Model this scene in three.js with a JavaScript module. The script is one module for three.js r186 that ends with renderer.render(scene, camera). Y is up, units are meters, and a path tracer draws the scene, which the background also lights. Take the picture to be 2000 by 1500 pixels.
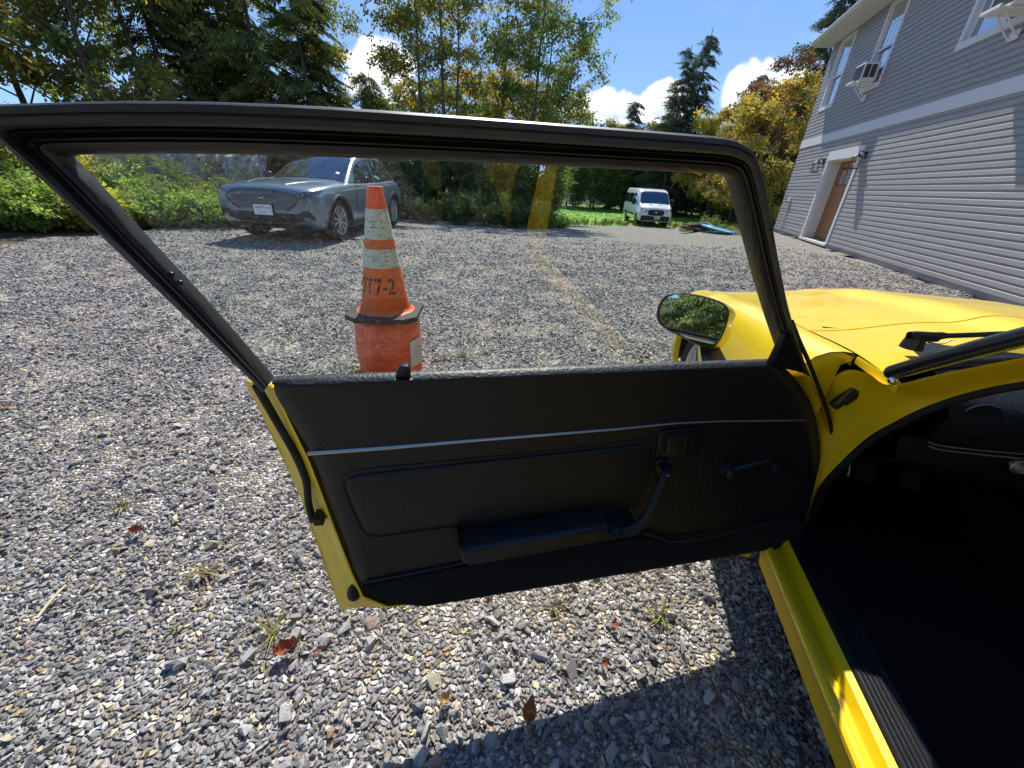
import * as THREE from 'three';
import { mergeGeometries, mergeVertices, toCreasedNormals } from 'three/addons/utils/BufferGeometryUtils.js';
import { RoundedBoxGeometry } from 'three/addons/geometries/RoundedBoxGeometry.js';
import { ConvexGeometry } from 'three/addons/geometries/ConvexGeometry.js';
import { Brush, Evaluator, SUBTRACTION } from 'three-bvh-csg';
import { createNoise2D, createNoise3D } from 'simplex-noise';

// ---------------------------------------------------------------- camera
const RAD = Math.PI / 180;
const FOCAL = 770, PITCH = 27.15 * RAD, ROLL = 3.24 * RAD, EYE = 1.2;   // focal length in pixels of a 2000 x 1500 picture
const scene = new THREE.Scene();
const camera = new THREE.PerspectiveCamera(2 * Math.atan(750 / FOCAL) / RAD, 4 / 3, 0.02, 900);
camera.rotation.order = 'YXZ';
camera.position.set(0, EYE, 0);
camera.rotation.set(-PITCH, 0, ROLL);

// the direction that a pixel of the photograph looks in
function ray(px, py) {
  const u = (px - 1000) / FOCAL, v = (750 - py) / FOCAL, c = Math.cos(ROLL), s = Math.sin(ROLL);
  const a = c * u - s * v, b = s * u + c * v;
  return new THREE.Vector3(a, -Math.sin(PITCH) + b * Math.cos(PITCH), -Math.cos(PITCH) - b * Math.sin(PITCH));
}

function rngOf(seed) {
  let a = seed >>> 0;
  return () => { a = (a + 0x6D2B79F5) | 0; let t = Math.imul(a ^ (a >>> 15), 1 | a); t = (t + Math.imul(t ^ (t >>> 7), 61 | t)) ^ t; return ((t ^ (t >>> 14)) >>> 0) / 4294967296; };
}
const n2 = createNoise2D(rngOf(11)), n3 = createNoise3D(rngOf(12));
const fbm2 = (x, y, o = 4) => { let s = 0, a = 0.5, f = 1; for (let i = 0; i < o; i++) { s += a * n2(x * f + 7.3 * i, y * f - 3.1 * i); a *= 0.5; f *= 2.03; } return s; };
const fbm3 = (x, y, z, o = 4) => { let s = 0, a = 0.5, f = 1; for (let i = 0; i < o; i++) { s += a * n3(x * f + 5.1 * i, y * f, z * f - 2.7 * i); a *= 0.5; f *= 2.03; } return s; };
const clamp = (x, a = 0, b = 1) => Math.min(b, Math.max(a, x));
const lerp = (a, b, t) => a + (b - a) * t;
const smooth = (a, b, x) => { const t = clamp((x - a) / (b - a)); return t * t * (3 - 2 * t); };
const V3 = (x, y, z) => new THREE.Vector3(x, y, z);

// ---------------------------------------------------------------- sky: blue air and fair weather cumulus, computed
{
  const W = 2048, H = 1024, data = new Float32Array(W * H * 4);
  const rnd = rngOf(77);
  const puffs = [];                      // each cloud: azimuth, base elevation, half width, height (radians)
  const azel = (px, py) => { const d = ray(px, py).normalize(); return [Math.atan2(d.x, -d.z), Math.asin(d.y)]; };
  const cloudAt = (px, baseY, topY, halfPx) => { const [a, e] = azel(px, baseY), [, e2] = azel(px, topY), [a2] = azel(px + halfPx, baseY); puffs.push([a, e, a2 - a, e2 - e]); };
  cloudAt(1195, 236, 168, 95); cloudAt(1290, 235, 160, 75); cloudAt(755, 205, 72, 70); cloudAt(1480, 215, 112, 85); cloudAt(1560, 215, 118, 90);
  for (let i = 0; i < 34; i++) {         // the same kind of clouds all round the sky
    const a = -Math.PI + (i + rnd() * 0.7) / 34 * 2 * Math.PI;
    if (a > -0.6 && a < 0.75) continue;
    puffs.push([a, 0.06 + rnd() * 0.42, 0.08 + rnd() * 0.16, 0.06 + rnd() * 0.08]);
  }
  const wrap = (a) => Math.atan2(Math.sin(a), Math.cos(a));
  for (let j = 0; j < H; j++) {
    const el = ((j + 0.5) / H - 0.5) * Math.PI, up = Math.sin(Math.max(el, 0));
    const k = Math.pow(1 - up, 1.9);
    const base = [lerp(0.045, 0.34, k), lerp(0.145, 0.58, k), lerp(0.44, 1.0, k)];
    for (let i = 0; i < W; i++) {
      const o = (j * W + i) * 4, az3 = ((i + 0.5) / W - 0.5) * 2 * Math.PI;   // three.js: u = atan2(z, x)
      const x = Math.cos(az3) * Math.cos(el), z = Math.sin(az3) * Math.cos(el), az = Math.atan2(x, -z);
      let r = base[0], g = base[1], b = base[2];
      if (el < 0) { r = 0.16; g = 0.17; b = 0.15; }
      else {
        let dens = 0, low = 0;
        for (const [ca, ce, hw, hh] of puffs) {
          const dx = wrap(az - ca) / hw, dy = (el - ce) / hh;
          if (Math.abs(dx) > 1.6 || dy < -0.6 || dy > 1.7) continue;
          const y = Math.sin(el), bil = fbm3(x * 11, y * 14, z * 11, 5) * 0.75 + fbm3(x * 34, y * 40, z * 34, 3) * 0.22;
          const edge = 1 - dx * dx - (dy > 0.3 ? Math.pow((dy - 0.3) / 0.72, 2) : Math.pow((dy - 0.3) / 0.4, 2)) + bil * 0.95;
          const d = smooth(0.02, 0.34, edge);
          if (d > dens) { dens = d; low = smooth(0.75, 0.0, dy + bil * 0.5) * smooth(0.2, 1.0, edge); }
        }
        const wisp = smooth(0.18, 0.75, fbm3(x * 3.1, Math.sin(el) * 8, z * 3.1, 5)) * 0.10 * smooth(0.0, 0.2, el);
        r = lerp(r, 0.92, wisp); g = lerp(g, 0.95, wisp); b = lerp(b, 1, wisp);
        if (dens > 0) { r = lerp(r, lerp(1.04, 0.50, low), dens); g = lerp(g, lerp(1.04, 0.58, low), dens); b = lerp(b, lerp(1.05, 0.76, low), dens); }
      }
      data[o] = r; data[o + 1] = g; data[o + 2] = b; data[o + 3] = 1;
    }
  }
  const sky = new THREE.DataTexture(data, W, H, THREE.RGBAFormat, THREE.FloatType);
  sky.mapping = THREE.EquirectangularReflectionMapping; sky.magFilter = sky.minFilter = THREE.LinearFilter; sky.wrapS = THREE.RepeatWrapping; sky.needsUpdate = true;
  scene.background = sky; scene.environment = sky; scene.environmentIntensity = 1;
}
const SUN = V3(Math.sin(1 * RAD) * Math.cos(51.5 * RAD), Math.sin(51.5 * RAD), -Math.cos(1 * RAD) * Math.cos(51.5 * RAD));
const sun = new THREE.DirectionalLight(new THREE.Color(1, 0.955, 0.88), 5);
sun.position.copy(SUN).multiplyScalar(80); sun.castShadow = true;
Object.assign(sun.shadow.camera, { left: -40, right: 40, top: 45, bottom: -30, near: 1, far: 200 });
sun.shadow.mapSize.set(4096, 4096); sun.shadow.bias = -0.0006;
scene.add(sun); scene.add(sun.target);
const renderer = new THREE.WebGLRenderer({ antialias: true });
renderer.setSize(1024, 768);
renderer.shadowMap.enabled = true;
renderer.toneMapping = THREE.LinearToneMapping;
renderer.toneMappingExposure = 1.36;

// ---------------------------------------------------------------- scene helpers
const taken = new Map();
function numbered(name) { const k = taken.get(name) ?? 0; taken.set(name, k + 1); return k ? name + '_' + String(k).padStart(3, '0') : name; }
function tag(o, label, category, group, kind) { if (label) o.userData.label = label; if (category) o.userData.category = category; if (group) o.userData.group = group; if (kind) o.userData.kind = kind; return o; }
function thing(name, label, category, pos = V3(0, 0, 0), turn = 0, group) {
  const o = new THREE.Group(); o.name = numbered(name); o.position.copy(pos); o.rotation.y = turn; scene.add(o);
  return tag(o, label, category, group);
}
// a part whose geometry is given in the parent's own axes
function part(name, geometry, material, parent) { const m = new THREE.Mesh(geometry, material); m.name = name; parent.add(m); return m; }
// a part whose geometry is given in world axes (parent: a group that is only moved, not turned)
function worldPart(name, geometry, material, parent) {
  const p = V3(0, 0, 0); for (let q = parent; q && q !== scene; q = q.parent) p.add(q.position);
  geometry.translate(-p.x, -p.y, -p.z); return part(name, geometry, material, parent);
}
function sub(name, parent, worldPos) { const g = new THREE.Group(); g.name = name; const p = V3(0, 0, 0); for (let q = parent; q && q !== scene; q = q.parent) p.add(q.position); g.position.copy(worldPos).sub(p); parent.add(g); return g; }
function structure(name, geometry, material) { const m = new THREE.Mesh(geometry, material); m.name = numbered(name); m.userData.kind = 'structure'; scene.add(m); return m; }

// ---------------------------------------------------------------- geometry helpers
function rows(list, opts = {}) {           // a skin over rows of points
  const n = list.length, m = list[0].length, pos = [], uv = [], idx = [];
  for (let i = 0; i < n; i++) {
    let run = 0;
    for (let j = 0; j < m; j++) {
      const p = list[i][j]; if (j) run += p.distanceTo(list[i][j - 1]);
      pos.push(p.x, p.y, p.z); uv.push(i * (opts.step ?? 0.05), run);
    }
  }
  const nn = opts.loop ? n : n - 1, mm = opts.ring ? m : m - 1;
  for (let i = 0; i < nn; i++) for (let j = 0; j < mm; j++) {
    const a = i * m + j, b = ((i + 1) % n) * m + j, c = ((i + 1) % n) * m + (j + 1) % m, d = i * m + (j + 1) % m;
    if (opts.flip) idx.push(a, c, b, a, d, c); else idx.push(a, b, c, a, c, d);
  }
  const g = new THREE.BufferGeometry();
  g.setAttribute('position', new THREE.Float32BufferAttribute(pos, 3)); g.setAttribute('uv', new THREE.Float32BufferAttribute(uv, 2)); g.setIndex(idx);
  g.computeVertexNormals();
  return opts.crease ? toCreasedNormals(g, opts.crease) : g;
}
const catmull = (pts, n, closed = false, tension = 0.5) => new THREE.CatmullRomCurve3(pts, closed, 'catmullrom', tension).getPoints(n);
function tube(pts, r, seg = 24, sides = 8, closed = false) { return new THREE.TubeGeometry(new THREE.CatmullRomCurve3(pts, closed, 'centripetal'), seg, r, sides, closed); }
function taperTube(pts, radii, sides = 7, uvScale = 1) {       // tapered limb through points
  const list = [], t = V3(0, 0, 0), a = V3(0, 0, 0), b = V3(0, 0, 0);
  for (let i = 0; i < pts.length; i++) {
    t.copy(pts[Math.min(i + 1, pts.length - 1)]).sub(pts[Math.max(i - 1, 0)]).normalize();
    a.set(0, 0, 1); if (Math.abs(t.z) > 0.85) a.set(1, 0, 0); a.cross(t).normalize(); b.crossVectors(t, a);
    const ring = []; for (let k = 0; k <= sides; k++) { const f = k / sides * 2 * Math.PI; ring.push(pts[i].clone().addScaledVector(a, Math.cos(f) * radii[i]).addScaledVector(b, Math.sin(f) * radii[i])); }
    list.push(ring);
  }
  return rows(list, { step: uvScale });
}
function box(w, h, d, x = 0, y = 0, z = 0, r = 0) { const g = r ? new RoundedBoxGeometry(w, h, d, 2, r) : new THREE.BoxGeometry(w, h, d); g.translate(x, y, z); return g; }
function merge(list) { return mergeGeometries(list.map((g) => { const q = g.index ? g.toNonIndexed() : g.clone(); for (const k of Object.keys(q.attributes)) if (!['position', 'normal', 'uv'].includes(k)) q.deleteAttribute(k); if (!q.attributes.uv) q.setAttribute('uv', new THREE.Float32BufferAttribute(new Float32Array(q.attributes.position.count * 2), 2)); if (!q.attributes.normal) q.computeVertexNormals(); return q; })); }
function lathe(pts, seg = 40) { return new THREE.LatheGeometry(pts.map(([r, y]) => new THREE.Vector2(r, y)), seg); }
function shapeOf(pts) { const s = new THREE.Shape(); pts.forEach(([x, y], i) => i ? s.lineTo(x, y) : s.moveTo(x, y)); s.closePath(); return s; }
function warp(g, fn) { const p = g.attributes.position, v = V3(0, 0, 0); for (let i = 0; i < p.count; i++) { v.fromBufferAttribute(p, i); const w = fn(v); p.setXYZ(i, w.x, w.y, w.z); } g.computeVertexNormals(); return g; }

// ---------------------------------------------------------------- textures
function dataTex(size, fn, srgb = false, repeat = 1) {       // fn(u, v) gives [r, g, b] in 0..1; must tile by itself
  const d = new Uint8Array(size * size * 4);
  for (let j = 0; j < size; j++) for (let i = 0; i < size; i++) { const c = fn(i / size, j / size), o = (j * size + i) * 4; d[o] = clamp(c[0]) * 255; d[o + 1] = clamp(c[1]) * 255; d[o + 2] = clamp(c[2]) * 255; d[o + 3] = 255; }
  const t = new THREE.DataTexture(d, size, size); t.wrapS = t.wrapT = THREE.RepeatWrapping; t.magFilter = THREE.LinearFilter; t.minFilter = THREE.LinearMipmapLinearFilter; t.generateMipmaps = true;
  if (srgb) t.colorSpace = THREE.SRGBColorSpace; t.repeat.set(repeat, repeat); t.needsUpdate = true; return t;
}
const tileNoise = (u, v, f, o = 4, seed = 0) => {             // noise that tiles over the unit square
  const a = u * 2 * Math.PI, b = v * 2 * Math.PI, R = f / (2 * Math.PI);
  return 0.5 + 0.5 * (fbm3(Math.cos(a) * R + seed, Math.sin(a) * R, Math.cos(b) * R * 0.7 + seed, o) + fbm3(Math.sin(b) * R + 9 + seed, Math.cos(b) * R, Math.sin(a) * R * 0.7, o));
};
const grainTex = dataTex(256, (u, v) => { const n = tileNoise(u, v, 26, 3, 3); return [n, n, n]; });
const leatherTex = dataTex(512, (u, v) => { const n = tileNoise(u, v, 90, 2, 5); const c = Math.pow(Math.abs(n - 0.5) * 2, 0.5); return [c, c, c]; });
const mottleTex = dataTex(256, (u, v) => { const n = 0.72 + 0.5 * (tileNoise(u, v, 7, 5, 8) - 0.5); return [n, n, n]; });
const rgb = (r, g, b) => new THREE.Color().setRGB(r, g, b);
const std = (color, roughness = 0.7, extra = {}) => new THREE.MeshStandardMaterial({ color, roughness, ...extra });
const phys = (color, roughness = 0.4, extra = {}) => new THREE.MeshPhysicalMaterial({ color, roughness, ...extra });
// ================================================================ the ground
// height of the yard: level round the yellow car, falling away towards the white van, level along the house
const H_DIR = [0.267, 0.9637], H_ORG = [5.224, 0];            // the line of the house wall in (x, -z)
function ground(x, z) {
  const R = x, F = -z;
  const al = (R - H_ORG[0]) * H_DIR[0] + F * H_DIR[1], out = -((R - H_ORG[0]) * H_DIR[1] - F * H_DIR[0]);
  const w = Math.max(smooth(0.2, 4.2, out), smooth(17, 22, al));
  const d = 0.287 * R + 0.958 * F;
  const drop = -0.85 * smooth(7, 27, d) * w;
  const bank = 0.9 * smooth(-9.5, -13.5, R + 0.25 * (F - 8)) * smooth(-2, 6, F);      // the ground climbs under the trees on the left
  return drop + bank + 0.012 * n2(R * 0.7, F * 0.7) * smooth(1.2, 4, Math.hypot(R, F));
}
function onGround(px, py, lift = 0) {      // where a pixel meets the ground
  const d = ray(px, py); let t = -EYE / d.y; if (d.y >= 0) t = 60;
  for (let i = 0; i < 40; i++) { const y = ground(d.x * t, d.z * t) + lift; const e = EYE + d.y * t - y; t += e / -d.y * 0.7; t = clamp(t, 0.1, 400); }
  return V3(d.x * t, ground(d.x * t, d.z * t) + lift, d.z * t);
}
const groundAt = (x, z, lift = 0) => V3(x, ground(x, z) + lift, z);

// voronoi crushed stone, 2 m a tile
const gravelMaps = (() => {
  const S = 1024, N = 120, rnd = rngOf(5), pts = [];
  for (let j = 0; j < N; j++) for (let i = 0; i < N; i++) { const t = rnd(); pts.push([(i + 0.1 + 0.8 * rnd()) / N, (j + 0.1 + 0.8 * rnd()) / N, t, rnd(), rnd() * 6.28]); }
  const col = new Uint8Array(S * S * 4), bump = new Uint8Array(S * S * 4);
  for (let y = 0; y < S; y++) for (let x = 0; x < S; x++) {
    const u = x / S, v = y / S, ci = Math.floor(u * N), cj = Math.floor(v * N); let d1 = 9, d2 = 9, id = 0;
    for (let dj = -1; dj <= 1; dj++) for (let di = -1; di <= 1; di++) {
      const ii = (ci + di + N) % N, jj = (cj + dj + N) % N, p = pts[jj * N + ii];
      let dx = u - p[0], dy = v - p[1]; dx -= Math.round(dx); dy -= Math.round(dy);
      const c = Math.cos(p[4]), s = Math.sin(p[4]), ax = (c * dx + s * dy) * 0.75, ay = (-s * dx + c * dy) * 1.25, d = Math.hypot(ax, ay) * N;
      if (d < d1) { d2 = d1; d1 = d; id = jj * N + ii; } else if (d < d2) d2 = d;
    }
    const p = pts[id], e = clamp((d2 - d1) * 2.2), tone = 0.42 + 0.40 * p[2] * p[2] + 0.10 * p[3], warm = p[3] > 0.86 ? 0.09 : p[3] > 0.7 ? 0.03 : -0.01, o = (y * S + x) * 4;
    const t2 = tone * (0.93 + 0.14 * n2(u * 190, v * 190));
    col[o] = clamp(t2 + 0.01 + warm) * 255; col[o + 1] = clamp(t2 + warm * 0.45) * 255; col[o + 2] = clamp(t2 - 0.01 - warm * 0.6) * 255; col[o + 3] = 255;
    const hgt = e * (0.45 + 0.55 * p[3]); bump[o] = bump[o + 1] = bump[o + 2] = hgt * 255; bump[o + 3] = 255;
  }
  const mk = (d, s) => { const t = new THREE.DataTexture(d, S, S); t.wrapS = t.wrapT = THREE.RepeatWrapping; t.magFilter = THREE.LinearFilter; t.minFilter = THREE.LinearMipmapLinearFilter; t.generateMipmaps = true; if (s) t.colorSpace = THREE.SRGBColorSpace; t.needsUpdate = true; return t; };
  return [mk(col, true), mk(bump, false)];
})();
const gravelMat = std(rgb(1, 1, 1), 0.92, { map: gravelMaps[0], bumpMap: gravelMaps[1], bumpScale: 0.022, vertexColors: true });
const soilTex = dataTex(512, (u, v) => { const n = tileNoise(u, v, 14, 5, 21), m = tileNoise(u, v, 50, 3, 2); return [0.30 * n + 0.16 * m, 0.25 * n + 0.14 * m, 0.15 * n + 0.1 * m]; }, true);
const soilMat = std(rgb(1, 1, 1), 0.95, { map: soilTex, bumpMap: grainTex, bumpScale: 0.05 });
const lawnTex = dataTex(512, (u, v) => { const n = tileNoise(u, v, 30, 4, 31), m = tileNoise(u, v, 4, 2, 17); return [0.33 + 0.17 * n, 0.50 + 0.17 * n + 0.08 * (m - 0.5), 0.06 + 0.06 * n]; }, true);
const lawnMat = std(rgb(1, 1, 1), 0.9, { map: lawnTex, bumpMap: grainTex, bumpScale: 0.03 });

function inside(poly, x, y) { let r = false; for (let i = 0, j = poly.length - 1; i < poly.length; j = i++) { const [a, b] = poly[i], [c, d] = poly[j]; if ((b > y) !== (d > y) && x < (c - a) * (y - b) / (d - b) + a) r = !r; } return r; }
function sheet(x0, x1, z0, z1, step, test, lift, uvs, tint) {
  const nx = Math.round((x1 - x0) / step), nz = Math.round((z1 - z0) / step), pos = [], uv = [], col = [], idx = [], at = new Map();
  const vert = (i, j) => { const k = i * 100003 + j; if (!at.has(k)) { const x = x0 + (x1 - x0) * i / nx, z = z0 + (z1 - z0) * j / nz; at.set(k, pos.length / 3); pos.push(x, ground(x, z) + lift, z); uv.push(x * uvs, z * uvs); const c = tint ? tint(x, z) : [1, 1, 1]; col.push(...c); } return at.get(k); };
  for (let i = 0; i < nx; i++) for (let j = 0; j < nz; j++) {
    const x = x0 + (x1 - x0) * (i + 0.5) / nx, z = z0 + (z1 - z0) * (j + 0.5) / nz; if (test && !test(x, z)) continue;
    const a = vert(i, j), b = vert(i, j + 1), c = vert(i + 1, j + 1), d = vert(i + 1, j); idx.push(a, b, c, a, c, d);
  }
  const g = new THREE.BufferGeometry(); g.setAttribute('position', new THREE.Float32BufferAttribute(pos, 3)); g.setAttribute('uv', new THREE.Float32BufferAttribute(uv, 2)); g.setAttribute('color', new THREE.Float32BufferAttribute(col, 3)); g.setIndex(idx); g.computeVertexNormals(); return g;
}
// outline of the gravel, from where its edge shows in the photograph
const yard = [];
for (const [px, py] of [[-250, 492], [0, 478], [180, 461], [300, 449], [440, 441], [560, 436], [680, 431], [790, 430], [900, 434], [1000, 437], [1080, 438], [1160, 441], [1222, 441], [1330, 443], [1390, 452], [1450, 461], [1490, 455]]) { const p = onGround(px, py); yard.push([p.x, p.z]); }
yard.push([9.75, -16.9], [8.6, -12], [5.2, 0], [3.6, 6], [1.5, 12], [-9, 12], [-12, 4], [-12, -4]);
const inYard = (x, z) => inside(yard, x + 0.25 * n2(x * 0.9, z * 0.9), z + 0.25 * n2(z * 0.9, x * 0.9 + 5));
structure('ground', sheet(-400, 400, -420, 120, 10, (x, z) => Math.abs(x) > 60 || z < -90 || z > 30, -0.06, 0.35), soilMat);
structure('forest_floor', sheet(-60, 60, -90, 30, 1, null, -0.035, 0.35), soilMat);
// stone dust and silt tint the stone in patches: pinkish fines on the driven tracks
const tracks = (x, z) => { const a = smooth(0.05, 0.5, fbm2(x * 0.55 + 3, z * 1.6, 4)), b = smooth(0.1, 0.6, fbm2(x * 0.23, z * 0.3 + 9, 4)); const bare = smooth(0.12, 0.3, fbm2(x * 1.7 + 20, z * 1.7, 3)), k = Math.max(a, 0.8 * bare); return [1.16 + 0.10 * k + 0.04 * b, 1.13 + 0.045 * k + 0.01 * b, 1.08 - 0.05 * k]; };
const streak = (x, z) => smooth(0.05, 0.5, fbm2(x * 0.55 + 3, z * 1.6, 4));
structure('gravel_yard', sheet(-14, 13, -29, 12, 0.2, inYard, 0, 0.5, tracks), gravelMat);
const lawnPoly = []; for (const [px, py] of [[1010, 432], [1060, 437], [1120, 440], [1222, 440], [1330, 442], [1400, 446], [1500, 452]]) { const p = onGround(px, py); lawnPoly.push([p.x, p.z]); }
lawnPoly.push([24, -24], [40, -44], [28, -56], [10, -54], [2, -46]);
structure('lawn', sheet(-4, 42, -58, -16, 0.5, (x, z) => inside(lawnPoly, x, z) , -0.012, 0.4), lawnMat);

// ---------------------------------------------------------------- loose crushed stone near the camera
const stoneGeos = (() => {
  const out = [], rnd = rngOf(91);
  for (let k = 0; k < 9; k++) {
    const pts = [], fl = 0.38 + 0.4 * rnd(), wd = 0.55 + 0.4 * rnd();
    for (let i = 0; i < 11; i++) { const a = rnd() * 6.283, c = 2 * rnd() - 1, s = Math.sqrt(1 - c * c), q = 0.82 + 0.3 * rnd(); pts.push(V3(Math.cos(a) * s * 0.5 * q, c * 0.5 * fl * q, Math.sin(a) * s * 0.5 * wd * q)); }
    const g = new ConvexGeometry(pts); out.push(g);
  }
  return out;
})();
const stoneTex = dataTex(128, (u, v) => { const n = 0.78 + 0.5 * (tileNoise(u, v, 9, 4, 40) - 0.5); return [n, n, n]; });
for (const g of stoneGeos) { const p = g.attributes.position, uv = []; for (let i = 0; i < p.count; i++) uv.push(p.getX(i) + p.getY(i) * 0.4, p.getZ(i) + p.getY(i) * 0.7); g.setAttribute('uv', new THREE.Float32BufferAttribute(uv, 2)); }
const stoneMat = std(rgb(1, 1, 1), 0.82, { map: stoneTex, bumpMap: stoneTex, bumpScale: 0.0015 });
{
  const rnd = rngOf(401), lists = stoneGeos.map(() => []), cols = stoneGeos.map(() => []), m = new THREE.Matrix4(), q = new THREE.Quaternion(), e = new THREE.Euler();
  const place = (x, z, s, lift) => {
    const k = Math.floor(rnd() * stoneGeos.length);
    e.set((rnd() - 0.5) * 1.1, rnd() * 6.283, (rnd() - 0.5) * 1.1); q.setFromEuler(e);
    m.compose(V3(x, ground(x, z) + s * (0.02 + lift), z), q, V3(s * (0.8 + 0.5 * rnd()), s * (0.75 + 0.4 * rnd()), s)); lists[k].push(m.clone());
    const t = rnd(), w = rnd() * 0.97; let a = 0.22 + 0.32 * Math.pow(t, 1.2); let c = [a * 1.035, a, a * 0.95];
    if (w > 0.93) c = [a * 1.15 + 0.05, a * 1.05 + 0.035, a * 0.8]; else if (w > 0.78) c = [a * 1.1 + 0.02, a * 1.03 + 0.012, a * 0.9]; else if (w > 0.74) c = [a * 1.15, a * 0.85, a * 0.72];
    cols[k].push(c);
  };
  const reach = (F) => F < 1.3 ? 3.1 : F < 2.4 ? lerp(3.0, 1.7, (F - 1.3) / 1.1) : 1.5, half = 1.5;
  const dense = (F) => 9800 * Math.exp(-F * 0.33) * smooth(12, 6, F) + 120, size = (F) => 0.0158 + 0.0020 * F;
  for (let k = 0; k < 48; k++) { // strips across the yard, thinning out with distance
    const f0 = 0.15 + 11.4 * Math.pow(k / 48, 1.5), f1 = 0.15 + 11.4 * Math.pow((k + 1) / 48, 1.5), fm = (f0 + f1) / 2, x0 = -fm * reach(fm) - 0.4, x1 = Math.min(fm * 1.15 + 0.9, 7.5), n = Math.round((f1 - f0) * (x1 - x0) * dense(fm));
    for (let i = 0; i < n; i++) {
      const F = f0 + (f1 - f0) * rnd(), x = x0 + (x1 - x0) * rnd(), z = -F; if (!inYard(x, z)) continue;
      const bare = fbm2(x * 1.7 + 20, z * 1.7, 3); if (bare > 0.2 && rnd() < 0.62) continue; if (F > 1.6 && rnd() < 0.55 * streak(x, z)) continue;
      place(x, z, size(fm) * (0.5 + 1.15 * Math.pow(rnd(), 2.2)) * (bare > 0.15 ? 0.75 : 1), 0.28 * rnd());
    }
  }
  // a scatter of larger pieces that lie on top
  for (let i = 0; i < 520; i++) { const F = 0.3 + 4.2 * Math.pow(rnd(), 1.3), x = -F * half + rnd() * (F * half + Math.min(F, 1.4) + 0.4); if (inYard(x, -F)) place(x, -F, 0.03 + 0.024 * rnd(), 0.22); }
  const g = new THREE.Group(); g.name = 'gravel_stones'; tag(g, 'loose grey crushed stone covering the yard beside the yellow car', 'gravel', null, 'stuff'); scene.add(g);
  lists.forEach((l, k) => { const im = new THREE.InstancedMesh(stoneGeos[k], stoneMat, l.length); im.name = 'crushed_stone'; im.userData.kind = 'stuff'; l.forEach((mm, i) => { im.setMatrixAt(i, mm); im.setColorAt(i, rgb(...cols[k][i])); }); g.add(im); });
}
// ================================================================ the yellow sports car
// car axes: l across from the outer edge of the left sill, L forward from the door hinge, y up
const CA = [0.2085, 0.978], CB = [0.978, -0.2085], CO = [0.727, 0.769];
const C = (l, L, y) => V3(CO[0] + l * CB[0] + L * CA[0], y, -(CO[1] + l * CB[1] + L * CA[1]));
const dustTex = dataTex(256, (u, v) => { const n = 0.36 + 0.34 * tileNoise(u, v, 40, 3, 61); return [n, n, n]; });
const paint = phys(rgb(0.84, 0.575, 0.002), 0.5, { clearcoat: 0.75, clearcoatRoughness: 0.06, bumpMap: grainTex, bumpScale: 0.00012 });
const paintInner = phys(rgb(0.84, 0.575, 0.002), 0.5, { clearcoat: 0.5, clearcoatRoughness: 0.16, bumpMap: grainTex, bumpScale: 0.0005 });
const vinyl = std(rgb(0.0095, 0.0098, 0.0105), 0.5, { bumpMap: leatherTex, bumpScale: 0.0009 });
const vinylSmooth = std(rgb(0.009, 0.0095, 0.011), 0.42, { bumpMap: leatherTex, bumpScale: 0.0004 });
const carpetBlack = std(rgb(0.004, 0.004, 0.0045), 0.95, { bumpMap: grainTex, bumpScale: 0.002 });
const rubber = std(rgb(0.011, 0.011, 0.012), 0.62, { bumpMap: grainTex, bumpScale: 0.0004 });
const frameBlack = std(rgb(0.022, 0.021, 0.021), 0.46, { bumpMap: grainTex, bumpScale: 0.0003 });
const plasticBlack = std(rgb(0.010, 0.010, 0.011), 0.36);
const chrome = std(rgb(0.78, 0.78, 0.79), 0.12, { metalness: 1 });
const wornChrome = std(rgb(0.64, 0.61, 0.54), 0.36, { metalness: 1, bumpMap: grainTex, bumpScale: 0.0007 });
const tyreMat = std(rgb(0.016, 0.016, 0.017), 0.85, { bumpMap: grainTex, bumpScale: 0.002 });
const alloy = std(rgb(0.55, 0.55, 0.56), 0.35, { metalness: 0.9 });
const doorGlass = phys(rgb(0.91, 0.97, 0.95), 0.0, { transmission: 1, thickness: 0, ior: 1.56, side: THREE.DoubleSide });
const clearGlass = phys(rgb(0.9, 0.95, 0.94), 0.0, { transmission: 1, thickness: 0, ior: 1.52, side: THREE.DoubleSide });
const mirrorMat = std(rgb(0.86, 0.87, 0.88), 0.01, { metalness: 1 });

const car = thing('sports_car', 'bright yellow vintage sports coupe with its driver door swung open', 'car', C(0.8, -0.1, 0));
const cw = (name, g, m, parent = car) => worldPart(name, g, m, parent);
const knots = (tab) => (x) => { let i = 0; while (i < tab.length - 2 && x > tab[i + 1][0]) i++; const [a, b] = tab[i], [c, d] = tab[i + 1], t = clamp((x - a) / (c - a), -0.5, 1.5), t2 = t * t * (3 - 2 * t); return lerp(b, d, lerp(t, clamp(t2, 0, 1), 0.35)); };
const topY = knots([[-0.1, 0.892], [0.1, 0.884], [0.46, 0.852], [0.7, 0.832], [1.11, 0.782], [1.5, 0.712], [1.9, 0.61], [2.05, 0.53]]);
const hoodY = (l, L) => { const m = Math.min(l, 1.6 - l); return topY(L) + 0.054 * smooth(0.05, 0.6, m) + 0.026 * smooth(0.46, 0.56, m) * smooth(1.9, 1.2, L); };
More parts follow.
